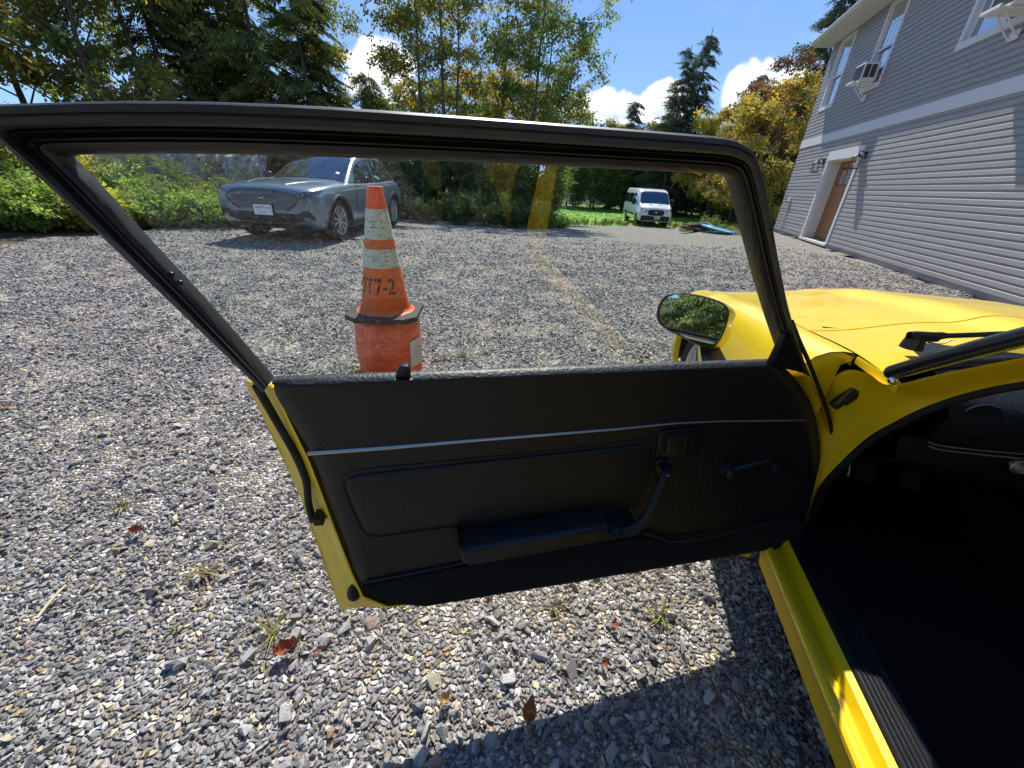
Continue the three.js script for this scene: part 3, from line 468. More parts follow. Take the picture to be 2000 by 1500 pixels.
{
  const outer = [[512, 768], [430, 685], [300, 562], [130, 398], [0, 278], [-92, 206], [0, 202], [200, 196], [400, 198], [600, 206], [800, 219], [1000, 234], [1200, 250], [1350, 262], [1440, 270], [1478, 296], [1492, 345], [1508, 430], [1524, 520], [1540, 600], [1560, 665], [1586, 738]];
  const inner = [[530, 742], [470, 672], [385, 575], [270, 455], [180, 352], [125, 302], [190, 302], [330, 301], [480, 302], [640, 307], [820, 313], [1000, 320], [1200, 330], [1330, 336], [1400, 340], [1424, 346], [1434, 375], [1455, 455], [1475, 535], [1497, 610], [1512, 655], [1532, 710]];
  const A = outer.map(([x, y]) => onDoor(x, y, 0.004)), B = inner.map(([x, y]) => onDoor(x, y, -0.03));
  const dense = (P) => { const o = []; for (let i = 0; i < P.length - 1; i++) for (let k = 0; k < 4; k++) o.push([lerp(P[i][0], P[i + 1][0], k / 4), lerp(P[i][1], P[i + 1][1], k / 4)]); o.push(P[P.length - 1]); for (let pass = 0; pass < 2; pass++) for (let i = 1; i < o.length - 1; i++) o[i] = [(o[i - 1][0] + 2 * o[i][0] + o[i + 1][0]) / 4, (o[i - 1][1] + 2 * o[i][1] + o[i + 1][1]) / 4]; return o; };
  const a = dense(A), b = dense(B);
  const section = (prof) => rows(a.map((p, i) => prof.map(([t, o]) => DW(lerp(p[0], b[i][0], t), lerp(p[1], b[i][1], t), o))), { step: 0.02, crease: 0.7 });
  dp('window_frame', section([[0.06, -0.045], [-0.02, -0.04], [-0.045, -0.028], [-0.04, -0.012], [0.0, 0.0], [0.05, 0.004], [0.2, 0.006], [0.22, 0.003], [0.25, 0.003], [0.27, 0.008], [0.4, 0.009], [0.455, 0.006], [0.47, -0.006], [0.47, -0.02]]), frameBlack);
  dp('weatherstrip', section([[0.475, -0.022], [0.475, -0.008], [0.49, -0.002], [0.525, 0.0], [0.545, -0.006], [0.552, -0.02], [0.64, -0.022], [0.65, -0.012], [0.675, -0.004], [0.70, -0.008], [0.715, -0.022]]), rubber);
  dp('glass_channel', section([[0.72, -0.026], [0.725, -0.014], [0.76, -0.011], [0.9, -0.014], [0.985, -0.02], [1.0, -0.026], [0.99, -0.036], [0.9, -0.045], [0.5, -0.05], [0.06, -0.046]]), frameBlack);
  // rear channel: a second rubber lip where the glass runs down behind the frame
  dp('rear_channel', doorTube([[100, 306, -0.03], [180, 385, -0.03], [262, 470, -0.03], [345, 557, -0.03], [440, 655, -0.03], [523, 742, -0.03]], 0.0062, 40, 8), rubber);
  for (const [x, y] of [[335, 536], [352, 552]]) dp('frame_rivet', new THREE.SphereGeometry(0.004, 8, 6).translate(...DP(x, y, -0.012).toArray()), plasticBlack);
  // glass
  // the pane bows outwards a little, as the body side does
  const bow = (q) => -0.034 - 0.008 * (1 - Math.pow((q - 0.06) / 0.62, 2)), half = 10, gl = [];
  for (let i = 0; i <= 36; i++) { // strips from the belt up to the header, cut to the raked ends
    const v = i / 36, lo = onDoor(lerp(524, 524, v), 752, -0.05), r = []; const yb = 0.815, yt = Math.max(...b.map((q) => q[1])) + 0.012, y = lerp(yb, yt, v);
    const at = (side) => { let best = null; const list = side ? b.slice(Math.floor(b.length * 0.62)) : b.slice(0, Math.floor(b.length * 0.3)); for (let k = 0; k < list.length - 1; k++) { const [s0, y0] = list[k], [s1, y1] = list[k + 1]; if ((y0 - y) * (y1 - y) <= 0 && Math.abs(y1 - y0) > 1e-6) best = lerp(s0, s1, (y - y0) / (y1 - y0)); } return best; };
    let sl = at(0), sr = at(1); const l0 = b[0], r0 = b[b.length - 1]; if (sl === null) sl = y < 0.95 ? l0[0] : Math.min(...b.map((q) => q[0])); if (sr === null) sr = y < 0.95 ? r0[0] : b[60][0];
    for (let j = 0; j <= 40; j++) { const q = lerp(sl - 0.015, sr + 0.015, j / 40); r.push(DW(q, y, bow(q))); } gl.push(r);
  }
  dp('window_glass', rows(gl), doorGlass);
  // black sail at the foot of the front post
  dp('corner_filler', doorPlate([[1503, 716], [1512, 700], [1534, 655], [1548, 650], [1560, 676], [1580, 732], [1540, 722]], -0.012, 0.001, 0.002), plasticBlack);
}
{ // shell: outer skin, ends and inner frame in body colour
  const inn = [[536, 756], [562, 814], [605, 902], [628, 962], [650, 1022], [688, 1120], [710, 1165], [757, 1184], [900, 1170], [1200, 1118], [1510, 1070], [1562, 1040], [1602, 940], [1619, 860], [1604, 790], [1577, 734], [1300, 740], [900, 752]];
  const out = [[474, 745], [505, 802], [545, 885], [570, 940], [590, 985], [622, 1075], [664, 1195], [760, 1181], [900, 1164], [1200, 1110], [1500, 1062], [1545, 1032], [1585, 930], [1598, 850], [1590, 790], [1568, 738], [1300, 742], [900, 755]];
  const I = inn.map(([x, y]) => onDoor(x, y, -0.014)), O = out.map(([x, y]) => onDoor(x, y, -0.1));
  const ringSec = [[0, 0], [0.06, -0.002], [0.35, -0.03], [0.40, -0.036], [0.62, -0.05], [0.66, -0.06], [0.92, -0.084], [1.0, -0.09]];
  const list = I.map((p, i) => ringSec.map(([t, o]) => DW(lerp(p[0], O[i][0], t + (i < 7 && t > 0.3 && t < 0.63 ? -0.06 : 0)), lerp(p[1], O[i][1], t), -0.014 + o)));
  list.push(list[0].map((p) => p.clone()));
  dp('door_shell', rows(list, { step: 0.04, crease: 0.45 }), paintInner);
  dp('outer_skin', warp(new THREE.ShapeGeometry(shapeOf(O)), (v) => DW(v.x, v.y, -0.104)), paint);
  dp('inner_skin', warp(new THREE.ShapeGeometry(shapeOf(I)), (v) => DW(v.x, v.y, -0.055)), paintInner);
  dp('edge_seal', doorTube([[500, 752, -0.03], [540, 822, -0.035], [578, 890, -0.035], [598, 940, -0.04], [603, 985, -0.045], [612, 1018, -0.05]], 0.0075, 40, 8), rubber);
  dp('edge_seal', doorTube([[1546, 628, -0.0], [1562, 668, -0.002], [1580, 708, -0.004], [1601, 762, -0.006], [1619, 815, -0.008], [1624, 850, -0.01], [1616, 905, -0.012]], 0.0048, 30, 8), rubber);
  const lt = DP(625, 1010, -0.03); dp('door_latch', new RoundedBoxGeometry(0.02, 0.018, 0.034, 2, 0.003).rotateY(DA).translate(lt.x, lt.y, lt.z), std(rgb(0.05, 0.038, 0.01), 0.4, { metalness: 0.7 }));
  const gr = DP(692, 1157, -0.03); dp('rubber_grommet', new THREE.SphereGeometry(0.019, 18, 12).scale(0.8, 1.1, 0.9).translate(gr.x, gr.y, gr.z), rubber);
}
{ // padded trim panel
  const left = [[530, 756], [533, 775], [560, 820], [608, 900], [640, 985], [668, 1055], [700, 1140], [722, 1163], [765, 1182], [830, 1187]];
  const right = [[1533, 716], [1560, 742], [1592, 792], [1607, 850], [1610, 900], [1600, 945], [1586, 1000], [1572, 1038], [1552, 1058], [1525, 1072]];
  const sm = (P) => { const c = new THREE.CatmullRomCurve3(P.map(([x, y]) => { const [s, h] = onDoor(x, y, 0); return V3(s, h, 0); }), false, 'centripetal'); return c.getPoints(44); };
  const a = sm(left), b = sm(right), list = [], N = 70;
  const roll = [[0.0, -0.030], [-0.003, -0.022], [-0.0015, -0.012], [0.004, -0.004]];   // the padded top: back to the glass
  for (const [dy, o] of roll) list.push(Array.from({ length: N + 1 }, (_, j) => DW(lerp(a[0].x, b[0].x, j / N), lerp(a[0].y, b[0].y, j / N) + 0.012 - dy - 0.005, o)));
  a.forEach((p, i) => { const v = i / 44; list.push(Array.from({ length: N + 1 }, (_, j) => { const u = j / N, e = Math.min(u, 1 - u) * N; const edge = e < 1 ? -0.012 : e < 2 ? -0.002 : 0, bot = i === 44 ? -0.012 : 0; return DW(lerp(p.x, b[i].x, u), lerp(p.y, b[i].y, u), Math.min(edge, bot) + 0.0012 * fbm2(u * 5, v * 3, 2)); })); });
  const g = rows(list.map((r) => r.slice().reverse()), { step: 0.01 }); dp('trim_panel', g, vinyl);
  dp('belt_strip', doorTube([[536, 745, -0.022], [775, 735, -0.022], [1000, 728, -0.022], [1300, 719, -0.022], [1530, 711, -0.022]], 0.0048, 40, 8), rubber);
  dp('belt_moulding', doorTube([[545, 741, -0.036], [775, 731.5, -0.036], [1000, 725, -0.036], [1300, 716, -0.036], [1528, 709, -0.036]], 0.003, 40, 6), wornChrome);
  // bright strip
  const pts = [[601, 885.5], [750, 875], [900, 862], [1050, 850], [1200, 838], [1320, 826], [1400, 822], [1490, 821], [1572, 820]], w = [4.6, 4.5, 4, 3.6, 3, 2.6, 2, 1.8, 1.4];
  const strip = []; pts.forEach(([x, y], i) => { const [s, h] = onDoor(x, y, 0), k = w[i] * 0.00092; strip.push([[-k, 0], [-k * 0.6, 0.003], [0, 0.0042], [k * 0.6, 0.003], [k, 0]].map(([d, o]) => DW(s, h + d, o + 0.0008))); });
  const fine = []; for (let i = 0; i < strip.length - 1; i++) for (let k = 0; k < 8; k++) fine.push(strip[i].map((p, j) => p.clone().lerp(strip[i + 1][j], k / 8))); fine.push(strip[strip.length - 1]);
  dp('bright_strip', rows(fine, { step: 0.02 }), wornChrome);
  // padded inset with its stitched border
  const pad = [[676, 948], [680, 934], [698, 927], [850, 910], [1000, 894], [1150, 878], [1268, 866], [1272, 880], [1262, 930], [1240, 975], [1200, 984], [1000, 1010], [850, 1028], [735, 1042], [716, 1034], [706, 1015]];
  dp('padded_inset', doorPlate(pad, -0.002, 0.0065, 0.0055, 0), vinyl);
  const ring = pad.map(([x, y]) => { const cx = 960, cy = 955; return [x + Math.sign(x - cx) * 7, y + Math.sign(y - cy) * 6]; });
  dp('stitched_border', tube(ring.map(([x, y]) => DP(x, y, 0.0006)), 0.0022, 120, 6, true), vinylSmooth);
  // carpeted kick strip along the bottom and the map pocket lip
  dp('carpet_strip', doorPlate([[708, 1143], [900, 1106], [1100, 1072], [1252, 1046], [1290, 1056], [1310, 1061], [1400, 1048], [1556, 1012], [1568, 1035], [1548, 1056], [1520, 1070], [1300, 1101], [1100, 1135], [832, 1184], [768, 1178], [728, 1160]], -0.001, 0.006, 0.003, 0.003), carpetBlack);
  dp('pocket_lip', doorTube([[1255, 1040, 0.012], [1280, 1046, 0.014], [1305, 1056, 0.014], [1350, 1054, 0.013], [1450, 1034, 0.012], [1558, 1006, 0.008]], 0.0052, 50, 8), vinylSmooth);
  dp('lower_ridge', doorTube([[712, 1138, 0.004], [900, 1100, 0.004], [905, 1098, 0.004]], 0.0035, 20, 8), vinylSmooth);
  // armrest and pull
  dp('armrest', doorPlate([[895, 1064], [908, 1073], [1000, 1058], [1100, 1041], [1188, 1026], [1196, 1040], [1250, 1032], [1252, 1046], [1150, 1066], [1000, 1093], [918, 1107], [903, 1099]], -0.004, 0.066, 0.011, 0.062), vinylSmooth);
  dp('pull_handle', taperTube(catmull([[1215, 1040, 0.058], [1245, 1028, 0.062], [1266, 1004, 0.064], [1282, 968, 0.06], [1295, 938, 0.05], [1301, 922, 0.036], [1299, 910, 0.012], [1298, 906, -0.002]].map((q) => DP(...q)), 40), Array.from({ length: 41 }, (_, i) => lerp(0.0125, 0.0105, i / 40)), 10), vinylSmooth);
  dp('handle_foot', doorPlate([[1276, 905], [1290, 896], [1308, 900], [1316, 920], [1304, 938], [1284, 932]], -0.001, 0.010, 0.005, 0.006), plasticBlack);
  const cap = DP(1304, 931, 0.052); dp('screw_cap', new RoundedBoxGeometry(0.009, 0.012, 0.004, 2, 0.0015).rotateY(DA).translate(cap.x, cap.y, cap.z), std(rgb(0.16, 0.16, 0.17), 0.35));
  // release handle in its bezel
  dp('handle_bezel', doorPlate([[1281, 893], [1287, 850], [1296, 842], [1370, 834], [1376, 840], [1364, 885], [1356, 891]], -0.001, 0.008, 0.003, 0.006), plasticBlack);
  dp('handle_recess', doorPlate([[1294, 886], [1300, 852], [1362, 844], [1352, 882]], 0.002, 0.0084, 0.0006, 0.0084), carpetBlack);
  dp('release_lever', doorPlate([[1299, 888], [1306, 852], [1340, 848], [1332, 888]], 0.006, 0.0145, 0.003, 0.012), vinylSmooth);
  dp('lever_lip', doorTube([[1334, 886, 0.016], [1338, 866, 0.017], [1341, 850, 0.016]], 0.0028, 10, 8), plasticBlack);
  // window crank
  const ck = DP(1424, 922, 0.012), out = V3(DN[0], 0, -DN[1]);
  const qk = new THREE.Quaternion().setFromUnitVectors(V3(0, 1, 0), out);
  dp('crank_escutcheon', new THREE.CylinderGeometry(0.021, 0.0245, 0.012, 30).applyQuaternion(qk).translate(...DP(1423, 923, 0.004).toArray()), plasticBlack);
  dp('crank_hub', lathe([[0, 0.017], [0.011, 0.0165], [0.0145, 0.013], [0.016, 0.004], [0.016, 0]], 28).applyQuaternion(qk).translate(ck.x, ck.y, ck.z), std(rgb(0.03, 0.03, 0.032), 0.3, { metalness: 0.4 }));
  dp('crank_arm', taperTube([[1432, 919, 0.026], [1455, 913, 0.03], [1480, 906, 0.032], [1503, 899, 0.032]].map((q) => DP(...q)), [0.009, 0.0085, 0.006, 0.004], 8), plasticBlack);
  const kb = DP(1518, 916, 0.014); dp('crank_knob', merge([new THREE.TorusGeometry(0.0125, 0.0022, 8, 24).rotateX(Math.PI / 2), new THREE.CylinderGeometry(0.0105, 0.011, 0.016, 20)]).applyQuaternion(qk).translate(kb.x, kb.y, kb.z), std(rgb(0.025, 0.025, 0.027), 0.3));
  // lock plunger
  dp('lock_base', doorPlate([[764, 749], [770, 742], [806, 741], [811, 747]], -0.03, 0.004, 0.003, 0.0), plasticBlack);
  dp('lock_knob', doorPlate([[773, 746], [774, 726], [779, 717], [786, 715], [796, 715], [801, 720], [803, 745]], -0.024, -0.006, 0.004, -0.008), plasticBlack);
  dp('lock_face', doorPlate([[779, 741], [780, 727], [784, 722], [795, 722], [797, 726], [798, 740]], -0.008, -0.0052, 0.001, -0.006), vinylSmooth);
}
{ // door mirror
  const M = DP(1355, 622, -0.2), view = M.clone().sub(camera.position).normalize();
  const nm = view.clone().negate().add(V3(-0.03, -0.135, 0.0)).normalize();
  const hit = (px, py, off = 0) => { const d = ray(px, py), t = M.clone().addScaledVector(nm, off).sub(camera.position).dot(nm) / d.dot(nm); return camera.position.clone().addScaledVector(d, t); };
  const rim = [[1283, 614], [1287, 596], [1299, 579], [1322, 571.5], [1350, 574], [1380, 580], [1408, 590], [1422, 602], [1424, 618], [1416, 645], [1404, 668], [1392, 677], [1376, 679], [1356, 671], [1325, 655], [1297, 640], [1286, 628]];
  const cx = 1356, cy = 622, smoothRim = (k, off) => catmull(rim.map(([x, y]) => hit(cx + (x - cx) * k, cy + (y - cy) * k, off)), 64, true).slice(0, 64);
  const side = V3(0.012, -0.004, 0);
  dp('mirror_housing', rows([smoothRim(0.93, 0.001), smoothRim(0.955, 0.005), smoothRim(0.985, 0.005), smoothRim(1.0, 0.0), smoothRim(1.01, -0.012)].map((r) => [...r, r[0].clone()]), { step: 0.02 }), plasticBlack);
  dp('mirror_shell', rows([[1.01, -0.012, 0], [1.03, -0.03, 0.8], [1.0, -0.05, 1.6], [0.86, -0.07, 2.2], [0.55, -0.085, 2.6], [0.05, -0.09, 2.8]].map(([k, o, sh]) => { const r = smoothRim(k, o).map((p) => p.clone().addScaledVector(side, sh)); return [...r, r[0].clone()]; }), { step: 0.02 }), paint);
  const gp = smoothRim(0.94, 0.0015), c = gp.reduce((s, p) => s.add(p), V3(0, 0, 0)).multiplyScalar(1 / gp.length), pos = [], idx = [];
  pos.push(c.x, c.y, c.z); gp.forEach((p) => pos.push(p.x, p.y, p.z)); for (let i = 0; i < gp.length; i++) idx.push(0, 1 + i, 1 + (i + 1) % gp.length);
  const mg = new THREE.BufferGeometry(); mg.setAttribute('position', new THREE.Float32BufferAttribute(pos, 3)); mg.setIndex(idx); mg.computeVertexNormals(); dp('mirror_glass', mg, mirrorMat);
  const foot = [[1366, 676, -0.19], [1400, 668, -0.19]], q = [[1372, 714, -0.075], [1424, 714, -0.075]];
  const f0 = foot.map((z) => DP(...z)), f1 = q.map((z) => DP(...z));
  const ringAt = (t) => { const a = f0[0].clone().lerp(f1[0], t), b = f0[1].clone().lerp(f1[1], t), d = V3(DN[0], 0, -DN[1]).multiplyScalar(lerp(0.012, 0.02, t)); const m = a.clone().lerp(b, 0.5); return [a, m.clone().add(d), b, m.clone().sub(d), a.clone()]; };
  dp('mirror_stalk', rows([0, 0.3, 0.6, 0.85, 1].map((t) => catmull(ringAt(t).slice(0, 4), 20, true)), { step: 0.02 }), plasticBlack);
}
// ================================================================ the house (own axes: -z runs along the wall away from the camera, -x faces the yard)
const house = thing('house', 'two storey house clad in grey lap siding with a wooden entry door', 'house', V3(H_ORG[0], 0, 0), -15.49 * RAD);
const HW = (al, y, out) => V3(-out, y, -al).applyEuler(new THREE.Euler(0, -15.49 * RAD, 0)).add(V3(H_ORG[0], 0, 0));
const sidingMat = [0, 1, 2].map((k) => std(rgb(0.325 + 0.012 * k, 0.316 + 0.012 * k, 0.311 + 0.012 * k), 0.5 + 0.04 * k, { bumpMap: grainTex, bumpScale: 0.0008 }));
const trimWhite = std(rgb(0.72, 0.715, 0.71), 0.5, { bumpMap: grainTex, bumpScale: 0.0006 });
const trimCream = std(rgb(0.62, 0.60, 0.54), 0.55, { bumpMap: grainTex, bumpScale: 0.0006 });
const concrete = std(rgb(0.20, 0.195, 0.185), 0.9, { bumpMap: grainTex, bumpScale: 0.004, map: mottleTex });
const woodTex = dataTex(256, (u, v) => { const w = 0.5 + 0.5 * Math.sin((u * 9 + 0.5 * tileNoise(u, v, 3, 3, 12)) * 6.283), n = tileNoise(u, v * 0.2, 40, 3, 9); const k = 0.72 + 0.18 * w * n + 0.2 * (n - 0.5); return [0.82 * k, 0.58 * k, 0.37 * k]; }, true);
const doorWood = std(rgb(1, 1, 1), 0.5, { map: woodTex });
const winGlass = phys(rgb(0.36, 0.39, 0.43), 0.02, { metalness: 0.55, ior: 2.0, clearcoat: 1, clearcoatRoughness: 0.0 });
const vinylWhite = std(rgb(0.72, 0.72, 0.72), 0.42);
const Y0 = 0.10, EXPO = 0.104, AL0 = -3, AL1 = 17.28, EAVE = 5.66;
const windows = [[15.5, 16.6], [12.66, 13.72], [9.82, 10.88 - 0.0]].map(([a, b]) => [a, b]); windows[2] = [8.84, 9.88]; windows.push([7.80, 8.84], [4.2, 5.3]);
const WB = 3.74, WT = 5.60;                      // bottom and top of the outer window trim
const DOORL = 14.2, DOORR = 12.05, DOORT = 2.45;
{
  const shape = shapeOf([[0.004, 0], [-0.0185, 0.0], [-0.0195, 0.004], [-0.0175, 0.066], [-0.016, 0.0695], [-0.0045, 0.079], [-0.003, 0.083], [-0.003, 0.104], [0.004, 0.104]]);
  const unit = new THREE.ExtrudeGeometry(shape, { depth: 1, bevelEnabled: false }); unit.translate(0, 0, -1);     // from z = 0 to -1
  const seg = (y, a, b) => { if (b - a < 0.02) return; const m = part('siding_course', unit, sidingMat[Math.floor((y * 37.7) % 3)], house); m.position.set(0.0012 * Math.sin(y * 91 + a * 3), y + 0.001 * Math.sin(a * 5 + y * 17), -a); m.scale.set(1, 1, b - a); };
  const cut = (y, spans) => { let list = [[AL0, AL1]]; for (const [a, b] of spans) list = list.flatMap(([c, d]) => (b <= c || a >= d) ? [[c, d]] : [[c, a], [b, d]].filter(([p, q]) => q - p > 0.02)); for (const [a, b] of list) { let c = a; const step = 3.66, off = (y * 7.31) % step; for (let j = Math.ceil((a - off) / step) * step + off; j < b - 0.3; j += step) { if (j - c > 0.3) { seg(y, c, j - 0.0015); c = j; } } seg(y, c, b); } };
  let y = Y0; for (; y < 2.74 - 0.02; y += EXPO) cut(y, y < DOORT - 0.02 ? [[DOORR + 0.05, DOORL - 0.05]] : []);
  y = 2.985; for (; y < EAVE - 0.06; y += EXPO) cut(y, y + EXPO > WB + 0.08 && y < WT ? windows.map(([a, b]) => [a + 0.06, b - 0.06]) : []);
  const W = (name, a, b, y0, y1, o0, o1, m, parent = house, r = 0.004) => part(name, box(o1 - o0, y1 - y0, b - a, -(o0 + o1) / 2, (y0 + y1) / 2, -(a + b) / 2, Math.min(r, (o1 - o0) / 3)), m, parent);
  W('frieze_board', AL0, AL1 + 0.022, 2.752, 2.982, -0.002, 0.034, trimWhite);
  W('corner_board', AL1, AL1 + 0.03, Y0, 2.75, -0.1, 0.024, sidingMat[0]); W('corner_board', AL1, AL1 + 0.03, 2.984, EAVE - 0.02, -0.1, 0.024, sidingMat[0]);
  // shell behind the cladding: walls, floor and roof, so that no light leaks through
  const wall = (a, b, y0, y1) => W('wall', a, b, y0, y1, -0.16, -0.006, sidingMat[1]);
  wall(AL0, DOORR + 0.1, 0, 2.99); wall(DOORL - 0.1, AL1 - 0.01, 0, 2.99); wall(DOORR + 0.1, DOORL - 0.1, DOORT - 0.14, 2.99);
  wall(AL0, AL1 - 0.01, 2.99, WB + 0.1); wall(AL0, AL1 - 0.01, WT - 0.08, EAVE);
  let at = AL0; for (const [a, b] of windows.slice().sort((p, q) => p[0] - q[0])) { wall(at, a + 0.08, WB + 0.1, WT - 0.08); at = b - 0.08; } wall(at, AL1 - 0.01, WB + 0.1, WT - 0.08);
  W('wall', AL1 - 0.14, AL1 - 0.004, 0, EAVE, -8, -0.17, sidingMat[1]); W('wall', AL0, AL0 + 0.14, 0, EAVE, -8, -0.17, sidingMat[1]); W('wall', AL0, AL1, 0, EAVE, -8.15, -8.0, sidingMat[1]);
  W('foundation', AL0 + 0.02, AL1 - 0.03, -1.2, Y0 + 0.004, -8, -0.03, concrete, house, 0);
  // gable roof with soffit, fascia and gutter
  const over = 0.52, ridge = 8.4, roofMat = std(rgb(0.05, 0.05, 0.053), 0.9, { bumpMap: grainTex, bumpScale: 0.006 });
  const gable = new THREE.ExtrudeGeometry(shapeOf([[-over - 0.04, EAVE + 0.04], [4.07, ridge], [8.15 + over, EAVE + 0.04], [8.15 + over, EAVE + 0.12], [4.07, ridge + 0.1], [-over - 0.04, EAVE + 0.14]]), { depth: AL1 - AL0 + 0.5, bevelEnabled: false }); gable.translate(0, 0, -AL1 - 0.25); part('roof', gable, roofMat, house);
  const tri = (a) => { const g = new THREE.ExtrudeGeometry(shapeOf([[0, EAVE], [4.07, ridge - 0.05], [8.1, EAVE]]), { depth: 0.1, bevelEnabled: false }); g.translate(0, 0, -a); return g; };
  part('gable_wall', tri(AL1 - 0.02), sidingMat[0], house); part('gable_wall', tri(AL0 + 0.12), sidingMat[0], house);
  W('soffit', AL0 - 0.1, AL1 + 0.2, EAVE - 0.02, EAVE + 0.01, 0.0, over, trimCream);
  for (let k = 1; k < 4; k++) W('soffit_groove', AL0 - 0.1, AL1 + 0.19, EAVE - 0.024, EAVE - 0.0195, over * k / 4 - 0.004, over * k / 4 + 0.004, trimWhite, house, 0);
  W('fascia', AL0 - 0.1, AL1 + 0.22, EAVE - 0.03, EAVE + 0.16, over, over + 0.022, trimCream);
  const gut = new THREE.ExtrudeGeometry(shapeOf([[-over - 0.024, EAVE + 0.02], [-over - 0.09, EAVE + 0.025], [-over - 0.105, EAVE + 0.06], [-over - 0.135, EAVE + 0.09], [-over - 0.135, EAVE + 0.13], [-over - 0.128, EAVE + 0.13], [-over - 0.125, EAVE + 0.1], [-over - 0.095, EAVE + 0.065], [-over - 0.08, EAVE + 0.033], [-over - 0.024, EAVE + 0.03]]), { depth: AL1 - AL0 + 0.3, bevelEnabled: false }); gut.translate(0, 0, -AL1 - 0.22); part('gutter', gut, trimCream, house);
  // windows: double hung, trim, two sashes, thin muntins
  windows.forEach(([a, b], i) => {
    const w = new THREE.Group(); w.name = 'window'; w.position.set(0, WB, -(a + b) / 2); house.add(w);
    const hw = (b - a) / 2, hgt = WT - WB, P = (name, x0, x1, y0, y1, o0, o1, m, r = 0.004) => part(name, box(o1 - o0, y1 - y0, x1 - x0, -(o0 + o1) / 2, (y0 + y1) / 2, -(x0 + x1) / 2, Math.min(r, (o1 - o0) / 3)), m, w);
    P('side_trim', -hw, -hw + 0.1, 0.12, hgt, -0.12, 0.032, trimWhite); P('side_trim', hw - 0.1, hw, 0.12, hgt, -0.12, 0.032, trimWhite);
    P('head_trim', -hw + 0.1, hw - 0.1, hgt - 0.1, hgt, -0.12, 0.034, trimWhite); P('window_sill', -hw, hw, 0, 0.12, -0.12, 0.036, trimWhite);
    const lo = i === 1 || i === 3 ? 0.42 : 0.12, mid = hgt * 0.46;
    P('upper_sash', -hw + 0.1, hw - 0.1, mid, mid + 0.05, -0.045, -0.01, vinylWhite); P('upper_stile', -hw + 0.1, -hw + 0.145, mid + 0.05, hgt - 0.1, -0.045, -0.01, vinylWhite); P('upper_stile', hw - 0.145, hw - 0.1, mid + 0.05, hgt - 0.1, -0.045, -0.01, vinylWhite);
    P('upper_pane', -hw + 0.145, hw - 0.145, mid + 0.05, hgt - 0.1, -0.04, -0.03, winGlass, 0);
    P('lower_pane', -hw + 0.145, hw - 0.145, lo, mid, -0.075, -0.065, winGlass, 0);
    P('lower_stile', -hw + 0.1, -hw + 0.145, lo, mid, -0.085, -0.05, vinylWhite); P('lower_stile', hw - 0.145, hw - 0.1, lo, mid, -0.085, -0.05, vinylWhite); P('lower_rail', -hw + 0.145, hw - 0.145, lo, lo + 0.045, -0.085, -0.052, vinylWhite);
    const yy = (mid + hgt) / 2; P('muntin', -hw + 0.145, hw - 0.145, yy - 0.004, yy + 0.004, -0.03, -0.027, sidingMat[2], 0); for (const x of [-0.11, 0.11]) P('muntin', x - 0.003, x + 0.003, mid + 0.05, hgt - 0.1, -0.0305, -0.0275, sidingMat[2], 0);
    P('backing', -hw + 0.1, hw - 0.1, 0.12, hgt - 0.1, -0.13, -0.12, trimCream, 0);
  });
  // recessed entry: jambs, door with small panes and planks, sidelight
  const e = new THREE.Group(); e.name = 'entry_door'; e.position.set(0, Y0, -DOORR); house.add(e);
  const E = (name, x0, x1, y0, y1, o0, o1, m, r = 0.004) => part(name, box(o1 - o0, y1 - y0, x1 - x0, -(o0 + o1) / 2, (y0 + y1) / 2, -(x0 + x1) / 2, r ? Math.min(r, (o1 - o0) / 3) : 0), m, e);
  const w = DOORL - DOORR, top = DOORT - Y0, rec = -0.34;
  E('casing', 0, 0.12, 0, top - 0.24, -0.05, 0.04, trimWhite); E('casing', w - 0.12, w, 0, top - 0.24, -0.05, 0.04, trimWhite); E('head_casing', -0.03, w + 0.03, top - 0.24, top, -0.05, 0.045, trimWhite);
  E('jamb', 0.10, 0.125, 0, top - 0.24, rec - 0.05, -0.05, trimCream); E('jamb', w - 0.125, w - 0.10, 0, top - 0.24, rec - 0.05, -0.05, trimCream); E('head_jamb', 0.125, w - 0.125, top - 0.26, top - 0.236, rec - 0.05, -0.05, trimCream);
  E('threshold', 0.02, w - 0.02, -0.06, 0.0, rec - 0.05, 0.07, trimCream);
  const dw0 = 0.62, dw1 = w - 0.16, dt = top - 0.28;                     // the door leaf; the sidelight takes the rest
  const stile = (x0, x1, y0, y1, o = 0.0) => E('door_rail', x0, x1, y0, y1, rec - 0.02, rec + 0.024 + o, doorWood);
  stile(dw1 - 0.13, dw1, 0, dt); stile(dw0, dw0 + 0.13, 0, dt); stile(dw0 + 0.13, dw1 - 0.13, dt - 0.14, dt); stile(dw0 + 0.13, dw1 - 0.13, 1.32, 1.47, 0.012); stile(dw0 + 0.13, dw1 - 0.13, 0, 0.2);
  for (let k = 0; k < 4; k++) { const a = dw0 + 0.13, b = dw1 - 0.13, s = (b - a) / 4; E('door_plank', a + k * s + 0.006, a + (k + 1) * s - 0.006, 0.2, 1.32, rec - 0.02, rec + 0.008, doorWood); }
  E('door_core', dw0 + 0.01, dw1 - 0.01, 0.01, 1.33, rec - 0.03, rec - 0.012, std(rgb(0.08, 0.04, 0.02), 0.7), 0);
  for (let k = 0; k < 3; k++) for (let j = 0; j < 2; j++) { const a = dw0 + 0.13, s = (dw1 - dw0 - 0.26) / 3; E('door_pane', a + k * s + 0.012, a + (k + 1) * s - 0.012, 1.49 + j * 0.21, 1.68 + j * 0.21 - 0.01, rec - 0.01, rec, winGlass, 0); }
  for (let k = 1; k < 3; k++) E('glazing_bar', dw0 + 0.13 + k * (dw1 - dw0 - 0.26) / 3 - 0.012, dw0 + 0.13 + k * (dw1 - dw0 - 0.26) / 3 + 0.012, 1.47, dt - 0.14, rec - 0.01, rec + 0.016, doorWood);
